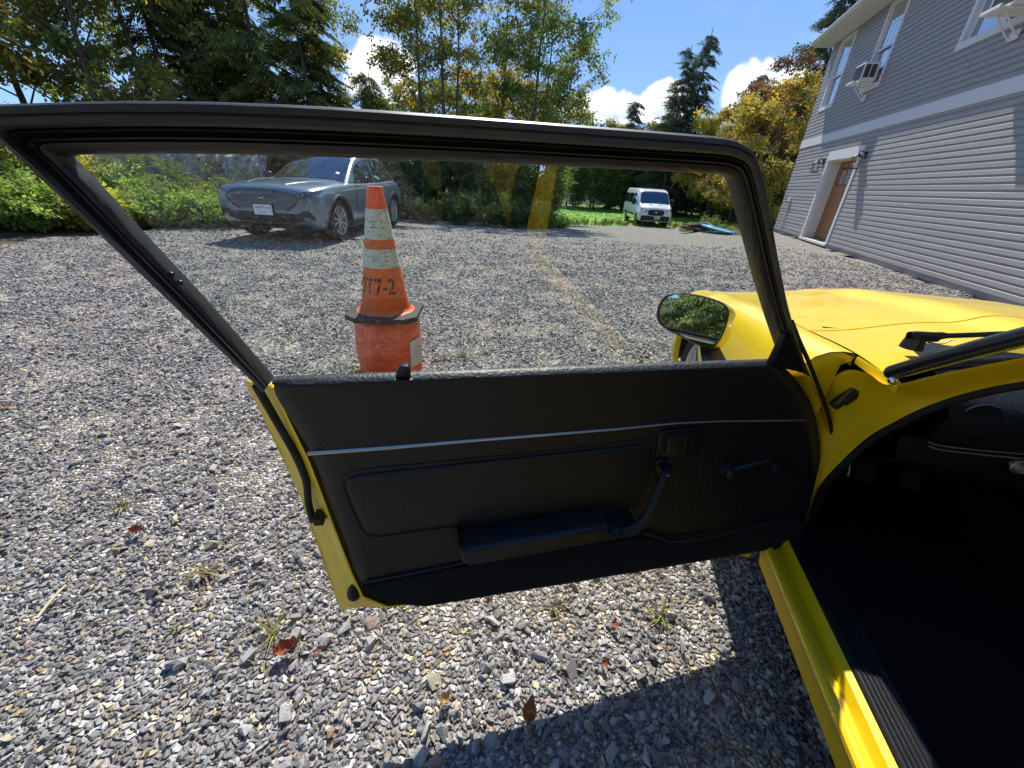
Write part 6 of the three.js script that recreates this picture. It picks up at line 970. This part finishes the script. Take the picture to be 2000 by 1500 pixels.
for (const [px, F, h, cr, label] of [[455, 18, 9, 2.3, 'dark hemlock standing behind the rock ledge'], [545, 18.5, 10, 2.5, 'tall dark hemlock behind the roof of the crossover'], [620, 19, 9.4, 2.2, 'drooping hemlock behind the crossover at the end of the wood'], [650, 20.5, 8.6, 1.9, 'hemlock with feathery branch tips beside the gap of sky'], [500, 20.5, 12, 2.6, 'tall hemlock in the second row of the wood'], [372, 17, 8.4, 2.0, 'hemlock with light tips between maples above the ledge'], [742, 21, 5.6, 1.5, 'low hemlock under the white cloud at the end of the wood']]) { const [x, z] = spot(px, F); conifer('hemlock_tree', label, 'hemlocks of the wood', x, z, { seed: seed++, h, cr, cb: 0.06, pal: 'hemlock', dens: 6, levels: 27, droop: 0.3, ls: 1.15 }); }
// ---- thin tall trees in the middle
for (const [px, F, h, tr, pal, lean, label] of [[826, 20.4, 9.6, 0.085, 'turning', [0.0, 0], 'slender tree, leftmost trunk of the open stand behind the gravel'], [838, 21.6, 10, 0.08, 'olive', [-0.01, 0], 'slender tree just behind the first trunk of the open stand'], [864, 20, 9.8, 0.105, 'turning', [0.02, 0], 'slender tree with the thickest trunk of the open stand'], [893, 20.6, 9.8, 0.085, 'green', [0.035, 0], 'slender tree with forked leaning limbs in the open stand'], [980, 22, 9.8, 0.07, 'olive', [0.01, 0], 'thin straight tree right of the forked tree in the stand'], [1022, 20.2, 10, 0.1, 'deep', [0.035, 0], 'slender dark leaved tree at the sky side of the open stand'], [1046, 21.6, 9.6, 0.07, 'green', [0.01, 0], 'thin tree leaning to the sky at the end of the open stand'], [1062, 20.4, 6.6, 0.05, 'green', [0.03, 0], 'young thin tree at the end of the open stand by the sky']]) { const [x, z] = spot(px, F); broadTree('slender_tree', label, 'open stand of slender trees', x, z, { seed: seed++, h, cr: px < 850 ? 1.45 : h > 9 ? 2.0 : 1.5, cb: 0.2, n: h > 9 ? 460 : 300, limbs: 20, tr, pal, ls: 1.0, rise: 0.85, lean, bark: barkGrey }); }
for (const [px, F, top, pal, label] of [[955, 25, 138, 'gold', 'golden young tree glowing between the slender trunks'], [1002, 25.5, 158, 'gold', 'yellow young tree low behind the slender trunks'], [905, 27, 150, 'turning', 'green and gold tree behind the forked slender tree'], [790, 24, 190, 'olive', 'low olive tree under the white cloud by the slender stand'], [1075, 26, 205, 'olive', 'low olive tree behind the end of the slender stand']]) { const [x, z] = spotTop(px, top, F); broadTree('young_tree', label, 'young trees behind the slender stand', x, z, { seed: seed++, h: hgt(px, top, F), cr: 1.9, cb: 0.1, n: 640, limbs: 16, pal, ls: 1.15 }); }
// ---- dark understorey along the far edge of the gravel
const under = [[700, 18, 3.4], [752, 16.5, 3.2], [800, 17.2, 3.6], [842, 19, 3.4], [880, 18, 3.6], [925, 17.4, 3.2], [958, 19.5, 3.6], [1000, 18.4, 3.0], [1040, 19.6, 3.2], [1066, 21.5, 3.0], [770, 20, 4], [905, 21, 4], [1015, 22, 3.6]];
under.forEach(([px, F, h], i) => { const [x, z] = spot(px, F); if (i % 3 === 1) conifer('hemlock_sapling', `young hemlock ${['shading the gravel edge by the crossover', 'in the dark understorey behind slender trunks', 'low between the slender trunks', 'at the lawn end of the understorey', 'in the second row of the understorey'][Math.floor(i / 3)]}`, 'hemlock saplings of the understorey', x, z, { seed: seed++, h, cr: 1.25, cb: 0.03, pal: 'hemlock', dens: 8, levels: 15, ls: 0.9 }); else shrub('understorey_bush', i % 2 ? 'very dark leafy bush in the shade beneath the slender trees' : 'green leafy bush in the shade beneath the slender trees', 'understorey bushes', x, z, { seed: seed++, h: h * 0.85, w: 1.1, pal: i % 2 ? 'deep' : 'green', stems: 12, per: 36, ls: 0.95 }); });
for (const [px, F, h, w, pal] of [[835, 14.2, 0.8, 0.7, 'deep'], [900, 14.4, 0.9, 0.8, 'deep'], [950, 14.6, 1.0, 0.8, 'green'], [1000, 15, 1.0, 0.9, 'deep'], [1040, 15.4, 0.9, 0.8, 'green'], [1072, 17, 0.6, 0.6, 'weed'], [1100, 18.5, 0.4, 0.6, 'weed'], [1052, 17, 0.9, 0.7, 'weed']]) { const [x, z] = spot(px, F); shrub('edge_bush', pal === 'weed' ? 'low bright bush on the far gravel edge by the lawn' : pal === 'deep' ? 'low dark bush on the far gravel edge under slender trees' : 'low green bush on the far gravel edge under slender trees', 'low bushes along the gravel edge', x, z, { seed: seed++, h, w, pal, stems: 9, per: 26, ls: 0.7 }); }
// ---- beyond the lawn
for (const [px, F, top, cr, pal, label] of [[1352, 40, 88, 2.6, 'spruce', 'tall dark spruce, shorter of the pair beyond the lawn'], [1398, 41, 56, 2.5, 'spruce', 'tallest dark spruce of the pair beyond the lawn'], [1247, 45, 196, 1.9, 'spruce', 'small spruce under the cloud left of the tall pair'], [1500, 38, 140, 2.1, 'spruce', 'dark spruce between the orange tree and the cloud'], [1320, 44, 200, 2.2, 'spruce', 'low spruce in front of the tall pair beyond the lawn']]) { const [x, z] = spotTop(px, top, F); conifer('spruce_tree', label, 'spruces beyond the lawn', x, z, { seed: seed++, h: hgt(px, top, F), cr, cb: 0.04, pal, dens: 5.2, levels: 34, droop: 0.12, ls: 1.5, pow: 0.9 }); }
for (const [px, F, top, cr, pal, label] of [[1438, 36, 195, 2.3, 'gold', 'golden tree in front of the tall spruces beyond the lawn'], [1480, 30, 225, 2.2, 'amber', 'orange tree beside the far corner of the house'], [1535, 27, 165, 2.2, 'amber', 'tall orange tree leaning towards the house corner'], [1560, 24.5, 135, 2.0, 'gold', 'bright yellow tree next to the house corner'], [1592, 27, 96, 2.3, 'bronze', 'bronze leaved tree reaching out behind the house corner'], [1216, 46, 238, 2.3, 'olive', 'rounded olive tree left of the small spruce'], [1290, 47, 232, 2.4, 'olive', 'rounded olive tree between the spruces'], [1170, 48, 262, 2.4, 'green', 'green tree on the far side of the lawn behind the window frame'], [1120, 47, 268, 2.4, 'olive', 'olive tree on the far side of the lawn by the slender stand'], [1395, 42, 235, 2.4, 'gold', 'yellow tree at the foot of the tall spruces']]) { const [x, z] = spotTop(px, top, F); broadTree('autumn_tree', label, 'trees around the lawn', x, z, { seed: seed++, h: hgt(px, top, F) * 0.88, cr, cb: 0.08, n: 1300, limbs: 20, pal, ls: F > 34 ? 1.6 : 1.2 }); }
{ const [x, z] = spotTop(1650, 0, 30); conifer('pine_tree', 'tall dark pine showing above the roof of the house', null, x, z, { seed: seed++, h: 13.5, cr: 2.4, cb: 0.2, pal: 'spruce', dens: 7, levels: 34, droop: 0.1, ls: 1.3 }); }
const thicketSay = ['dark thicket bush at the stand end of the far lawn edge', 'dark thicket bush under the green far tree', 'green thicket bush beyond the lawn left of the van', 'dark thicket bush directly behind the van', 'green thicket bush over the roof of the van', 'olive thicket bush right behind the van', 'green thicket bush below the shorter tall spruce', 'olive thicket bush below the tallest spruce', 'green thicket bush in front of the golden tree', 'olive thicket bush between golden and orange trees', 'thicket bush with turning leaves by the orange tree', 'olive thicket bush close to the house corner', 'green thicket bush touching the house corner']; let thicketAt = 0;
for (const [px, F, h, pal] of [[1130, 44, 5, 'deep'], [1165, 43, 6, 'deep'], [1200, 44, 5.5, 'green'], [1230, 45, 6, 'deep'], [1260, 45, 5.5, 'green'], [1300, 44, 5, 'olive'], [1340, 43, 5.5, 'green'], [1380, 42, 5, 'olive'], [1420, 41, 5, 'green'], [1455, 38, 5, 'olive'], [1490, 34, 4.2, 'turning'], [1515, 30, 3.6, 'olive'], [1545, 27, 3.2, 'green']]) { const [x, z] = spot(px, F); shrub('lawn_thicket', thicketSay[thicketAt++], 'thicket beyond the lawn', x, z, { seed: seed++, h, w: 2.0, pal, stems: 16, per: 34, ls: 1.5 }); }
// silvery thicket right of the van
for (const [px, F, h] of [[1345, 45, 3.2], [1385, 44, 3.0], [1425, 42, 3.0], [1465, 39, 2.8]]) { const [x, z] = spot(px, F); shrub('pale_bush', F > 44.5 ? 'pale sprawling bush nearest to the back of the van' : F > 43 ? 'pale sprawling bush second from the van' : F > 40 ? 'pale sprawling bush third from the van' : 'pale sprawling bush nearest to the house corner', 'pale bushes behind the van', x, z, { seed: seed++, h, w: 1.8, pal: 'olive', stems: 14, per: 34, ls: 1.2 }); }
// ---- brush heap by the sled
{ const p = onGround(1395, 450), t = thing('dirt_mound', 'low mound of earth beside the lawn covered in weeds', 'mound', V3(p.x, p.y, p.z - 0.9)); const g = new THREE.SphereGeometry(1, 28, 12, 0, 6.283, 0, Math.PI / 2); warp(g, (v) => { const n = 1 + 0.3 * fbm3(v.x * 2, v.y * 2, v.z * 2, 3); return V3(v.x * 1.1 * n, v.y * 0.3 * n - 0.06, v.z * 0.6 * n); }); part('earth', g, std(rgb(0.16, 0.12, 0.09), 0.95, { bumpMap: grainTex, bumpScale: 0.05, map: mottleTex }), t);
  for (const [dx, dz, h, pal] of [[-0.5, 0.1, 0.55, 'weed'], [0.2, 0.3, 0.6, 'green'], [0.7, 0.0, 0.4, 'weed'], [-0.1, -0.2, 0.7, 'olive'], [1.1, 0.3, 0.3, 'olive']]) shrub('mound_weed', h < 0.35 ? 'smallest olive weed at the foot of the earth mound' : pal === 'green' ? 'dark green weed on the mound of earth by the lawn' : pal === 'olive' ? 'tall olive weed on top of the earth mound' : 'light green weed on the mound of earth by the lawn', 'weeds on the mound', p.x + dx, p.z - 0.9 + dz, { seed: seed++, h: h + 0.02, w: 0.36, pal, stems: 7, per: 14, ls: 0.42 }); }
// ---- left: weeds and shrubs at the gravel edge
for (const [px, F, h, w, pal, label] of [[-60, 8.2, 2.0, 1.1, 'yellowweed', 'tall yellowing shrub at the far left gravel edge'], [40, 8.4, 1.9, 1.0, 'yellowweed', 'yellow leaved shrub beside the rear window post'], [110, 8.7, 1.3, 0.9, 'weed', 'green shrub below the yellow leaved one'], [20, 7.6, 0.8, 0.9, 'weed', 'low green weeds in front of the yellow shrub'], [120, 7.9, 0.7, 0.8, 'yellowweed', 'low yellow green weeds at the gravel edge'], [200, 8.4, 0.7, 0.8, 'weed', 'low weeds where the window post crosses the gravel edge'], [-100, 7.4, 0.9, 0.9, 'weed', 'green weeds at the far left of the gravel edge']]) { const [x, z] = spot(px, F); shrub('edge_shrub', label, 'shrubs along the left gravel edge', x, z, { seed: seed++, h, w, pal, stems: 14, per: 40, ls: 0.75 }); }
for (const [px, F, h, w, pal] of [[285, 8.7, 0.65, 0.8, 'weed'], [345, 8.9, 0.6, 0.8, 'weed'], [400, 9.2, 0.6, 0.7, 'weed'], [440, 9.6, 0.45, 0.7, 'yellowweed'], [250, 9.3, 0.9, 0.8, 'weed'], [320, 9.7, 0.9, 0.8, 'weed'], [385, 9.9, 0.8, 0.8, 'green']]) { const [x, z] = spot(px, F); shrub('bank_weed', pal === 'weed' ? (F < 9.25 ? 'low bright weeds at the gravel edge below the rock ledge' : 'taller bright weeds on the bank below the rock ledge') : pal === 'yellowweed' ? 'yellowish weeds beside the front of the crossover' : 'dark green weeds on the bank beside the crossover', 'weeds below the rock ledge', x, z, { seed: seed++, h, w, pal, stems: 13, per: 32, ls: 0.6 }); }
// sumac: stems with long feathered fronds
{
  const pos = []; for (let i = 0; i < 11; i++) { const u = i / 10, c = V3(u * 0.6, 0.16 * Math.sin(u * 2.6) - 0.1 * u * u, 0); for (const s of [1, -1]) leafQuad(pos, c, V3(0.45, -0.3, s).normalize(), V3(0, 1, 0.15 * s), 0.15 * (1 - 0.45 * Math.abs(u - 0.45)), 0.021); } leafQuad(pos, V3(0.6, 0.03, 0), V3(1, -0.4, 0).normalize(), V3(0, 1, 0), 0.13, 0.022); const frond = geoFrom(pos), fm = [phys(rgb(0.15, 0.21, 0.04), 1.0, { side: THREE.DoubleSide, transmission: 0.4, thickness: 0 }), phys(rgb(0.2, 0.25, 0.05), 1.0, { side: THREE.DoubleSide, transmission: 0.4, thickness: 0 })];
  for (const [px, F, h] of [[190, 9.8, 1.6], [245, 9.6, 1.5], [268, 10.2, 1.25], [318, 9.9, 1.15], [352, 10.0, 1.0], [405, 10.3, 0.9], [430, 10.6, 0.8]]) {
    const r = rngOf(seed++), [x, z] = spot(px, F), t = thing('sumac_plant', h > 1.3 ? 'tall young sumac with feathered fronds in front of the rock ledge' : h > 0.95 ? 'waist high sumac with feathered fronds in front of the rock ledge' : 'small sumac with feathered fronds beside the crossover', 'shrub', groundAt(x, z, -0.02), 0, 'sumacs in front of the rock ledge'); t.userData.category = 'shrub';
    const top = V3((r() - 0.5) * 0.2, h * 0.82, (r() - 0.5) * 0.2); part('stem', taperTube([V3(0, 0, 0), V3(0, h * 0.4, 0.02), top], [0.016, 0.012, 0.007], 5), barkMat, t);
    for (let k = 0; k < 13; k++) { const m = part('frond', frond, fm[k % 2], t), f = 0.45 + 0.55 * k / 12, a = k * 2.4 + r(); m.position.set(top.x * f, h * 0.82 * f, top.z * f); m.rotation.set(0, -a, 0.75 * f - 0.1 + 0.3 * r(), 'YXZ'); m.scale.setScalar(0.75 + 0.35 * r()); }
  }
}
// ---- rock ledge behind the sumacs
{
  const a = spot(95, 12.2), b = spot(505, 11.6), t = thing('rock_ledge', 'grey split rock ledge behind green sumacs and weeds', 'rock', groundAt((a[0] + b[0]) / 2, (a[1] + b[1]) / 2, -0.1)), list = [], o = t.position, nx = 90, ny = 30, H = 1.75;
  for (let i = 0; i <= nx; i++) { const u = i / nx, x = lerp(a[0], b[0], u), z = lerp(a[1], b[1], u), r = []; for (let j = 0; j <= ny; j++) { const v = j / ny, y = v * H; const cell = (sx, sy, k) => { const cx = Math.floor(x * sx + 0.6 * n2(y * 1.2, k)), cy = Math.floor(y * sy + 0.8 * n2(x * 1.5, k + 4)); return n2(cx * 13.7 + k, cy * 7.9 - k); }; const d = 0.2 * cell(2.6, 0.75, 1) + 0.10 * cell(5.5, 2.0, 9) + 0.05 * fbm2(x * 7, y * 2.2, 3) - 0.5 * v * v + (v > 0.85 ? -0.6 * (v - 0.85) : 0); r.push(V3(x - o.x, y, z - o.z + d)); } list.push(r); }
  const g = rows(list, { flip: false }).toNonIndexed(); g.computeVertexNormals();
  const p = g.attributes.position, uv = []; for (let i = 0; i < p.count; i++) uv.push(p.getX(i) * 0.5, p.getY(i) * 0.25); g.setAttribute('uv', new THREE.Float32BufferAttribute(uv, 2));
  const rockTex = dataTex(512, (u, v) => { const n = tileNoise(u, v, 10, 5, 90), m = tileNoise(u, v, 34, 3, 92), w = tileNoise(u, v, 5, 3, 94); const k = 0.42 + 0.34 * n + 0.24 * (m - 0.5); return w > 0.6 ? [k * 1.18, k * 1.03, k * 0.8] : [k * 1.03, k, k * 0.94]; }, true);
  part('rock_face', g, std(rgb(1, 1, 1), 0.9, { map: rockTex, bumpMap: rockTex, bumpScale: 0.05, side: THREE.DoubleSide }), t);
}
// ---- trees behind the camera: the door mirror and the glass show them
for (const [x, z, h, cr, label] of [[-1.2, 9.5, 9, 2.4, 'hemlock behind the open door that shows in its mirror'], [2.2, 11.5, 11, 2.6, 'hemlock behind the yellow car that shows in its mirror'], [-4.6, 11, 11, 2.7, 'hemlock on the near edge of the yard'], [0.6, 7.4, 8, 2.0, 'hemlock nearest to the back of the open door'], [-2.9, 8.2, 8.5, 2.1, 'hemlock between two taller ones behind the open door']]) conifer('hemlock_tree', label, 'hemlocks on the near side of the yard', x, z, { seed: seed++, h, cr, cb: 0.03, pal: 'hemlock', dens: 8, levels: 30, droop: 0.3, ls: 1.15 });
for (const [x, z, h, pal, label] of [[-8, 10, 10, 'green', 'green maple on the near edge of the yard'], [-11.5, 4, 11, 'olive', 'olive leaved maple at the side of the yard'], [5.5, 15, 11, 'turning', 'maple behind the yellow car']]) broadTree('maple_tree', label, 'maples on the near side of the yard', x, z, { seed: seed++, h, cr: 2.6, cb: 0.12, n: 1500, pal, ls: 1.2 });
// ---- weeds that grow through the gravel
{
  const blade = (h, w, bend) => { const l = []; for (let i = 0; i <= 5; i++) { const u = i / 5, ww = w * (1 - u * 0.95); l.push([V3(bend * u * u * h, h * u, -ww), V3(bend * u * u * h, h * u - 0.15 * w, 0), V3(bend * u * u * h, h * u, ww)]); } return rows(l); };
  const mats = [rgb(0.2, 0.25, 0.05), rgb(0.26, 0.24, 0.07), rgb(0.17, 0.11, 0.05), rgb(0.30, 0.32, 0.07)].map((c) => phys(c, 1.0, { side: THREE.DoubleSide, transmission: 0.3, thickness: 0 }));
  const mk = (px, py, h, n, label) => { const r = rngOf(px * 3 + py), t = thing('gravel_weed', label, 'weed', onGround(px, py, 0.004), 0, 'weeds in the gravel'); for (let i = 0; i < n; i++) { const m = part('weed_blade', blade(h * (0.5 + 0.6 * r()), 0.0022 + 0.0022 * r(), 0.3 + 0.9 * r()), mats[Math.floor(r() * 4)], t); m.rotation.set(0, r() * 6.283, -0.2 - 0.9 * r(), 'YXZ'); m.position.set((r() - 0.5) * 0.03, 0, (r() - 0.5) * 0.03); } };
  mk(400, 1122, 0.075, 26, 'sprawling green weed in the gravel left of the door corner'); mk(1290, 1208, 0.07, 34, 'reddish green weed tuft in sunlit gravel below the door'); mk(530, 1240, 0.07, 26, 'dry reddish weed beside a red leaf below the door corner'); mk(240, 992, 0.06, 16, 'thin green weed in open gravel left of the door'); mk(1085, 1190, 0.045, 14, 'small thin weed under the bottom edge of the door'); mk(345, 1228, 0.03, 10, 'tiny yellow green weed in the gravel');
  mk(905, 695, 0.07, 30, 'pale green weed tuft on the gravel behind the drum'); mk(868, 702, 0.06, 24, 'low weed tuft on the gravel right of the drum'); mk(950, 690, 0.06, 22, 'yellowish weed tuft on the gravel farthest from the drum'); mk(690, 726, 0.05, 20, 'small weed tuft at the left foot of the drum'); mk(1745, 570, 0.07, 20, 'small weed on the gravel near the house wall');
}
// grass along the gravel edge towards the lawn
{ const pos = [], r = rngOf(55); for (let i = 0; i < 10; i++) leafQuad(pos, V3((r() - 0.5) * 0.14, 0, (r() - 0.5) * 0.14), V3((r() - 0.5) * 0.6, 1, (r() - 0.5) * 0.6).normalize(), V3(r() - 0.5, 0.2, r() - 0.5).normalize(), 0.16 + 0.16 * r(), 0.008); const g = geoFrom(pos), list = [];
  const line = []; for (const [px, py] of [[1060, 437], [1120, 440], [1222, 441], [1330, 443], [1400, 450]]) line.push(onGround(px, py)); for (let i = 0; i < 160; i++) { const k = Math.floor(r() * (line.length - 1)), p = line[k].clone().lerp(line[k + 1], r()); list.push([p.x + (r() - 0.5) * 1.2, p.z - r() * 1.6]); }
  for (let i = 0; i < 2600; i++) { const x = 1 + r() * 34, z = -22 - r() * 30; if (inside(lawnPoly, x, z)) list.push([x, z]); }
  const im = new THREE.InstancedMesh(g, leafMat, list.length), m = new THREE.Matrix4(), q = new THREE.Quaternion(); im.name = 'lawn_grass'; tag(im, 'short bright green grass of the lawn', 'grass', null, 'stuff'); list.forEach(([x, z], i) => { q.setFromAxisAngle(V3(0, 1, 0), r() * 6.283); const s = i < 160 ? 0.7 + r() : 0.22 + 0.14 * r(); m.compose(groundAt(x, z, -0.02), q, V3(1.2, s, 1.2)); im.setMatrixAt(i, m); const k = 0.75 + 0.5 * r(); im.setColorAt(i, i < 160 ? rgb(0.2 * k, 0.23 * k, 0.05 * k) : rgb(0.11 * k, 0.2 * k, 0.02 * k)); }); scene.add(im); }
scene.traverse((o) => { if (o.isMesh) { o.castShadow = true; o.receiveShadow = true; } });
renderer.render(scene, camera);
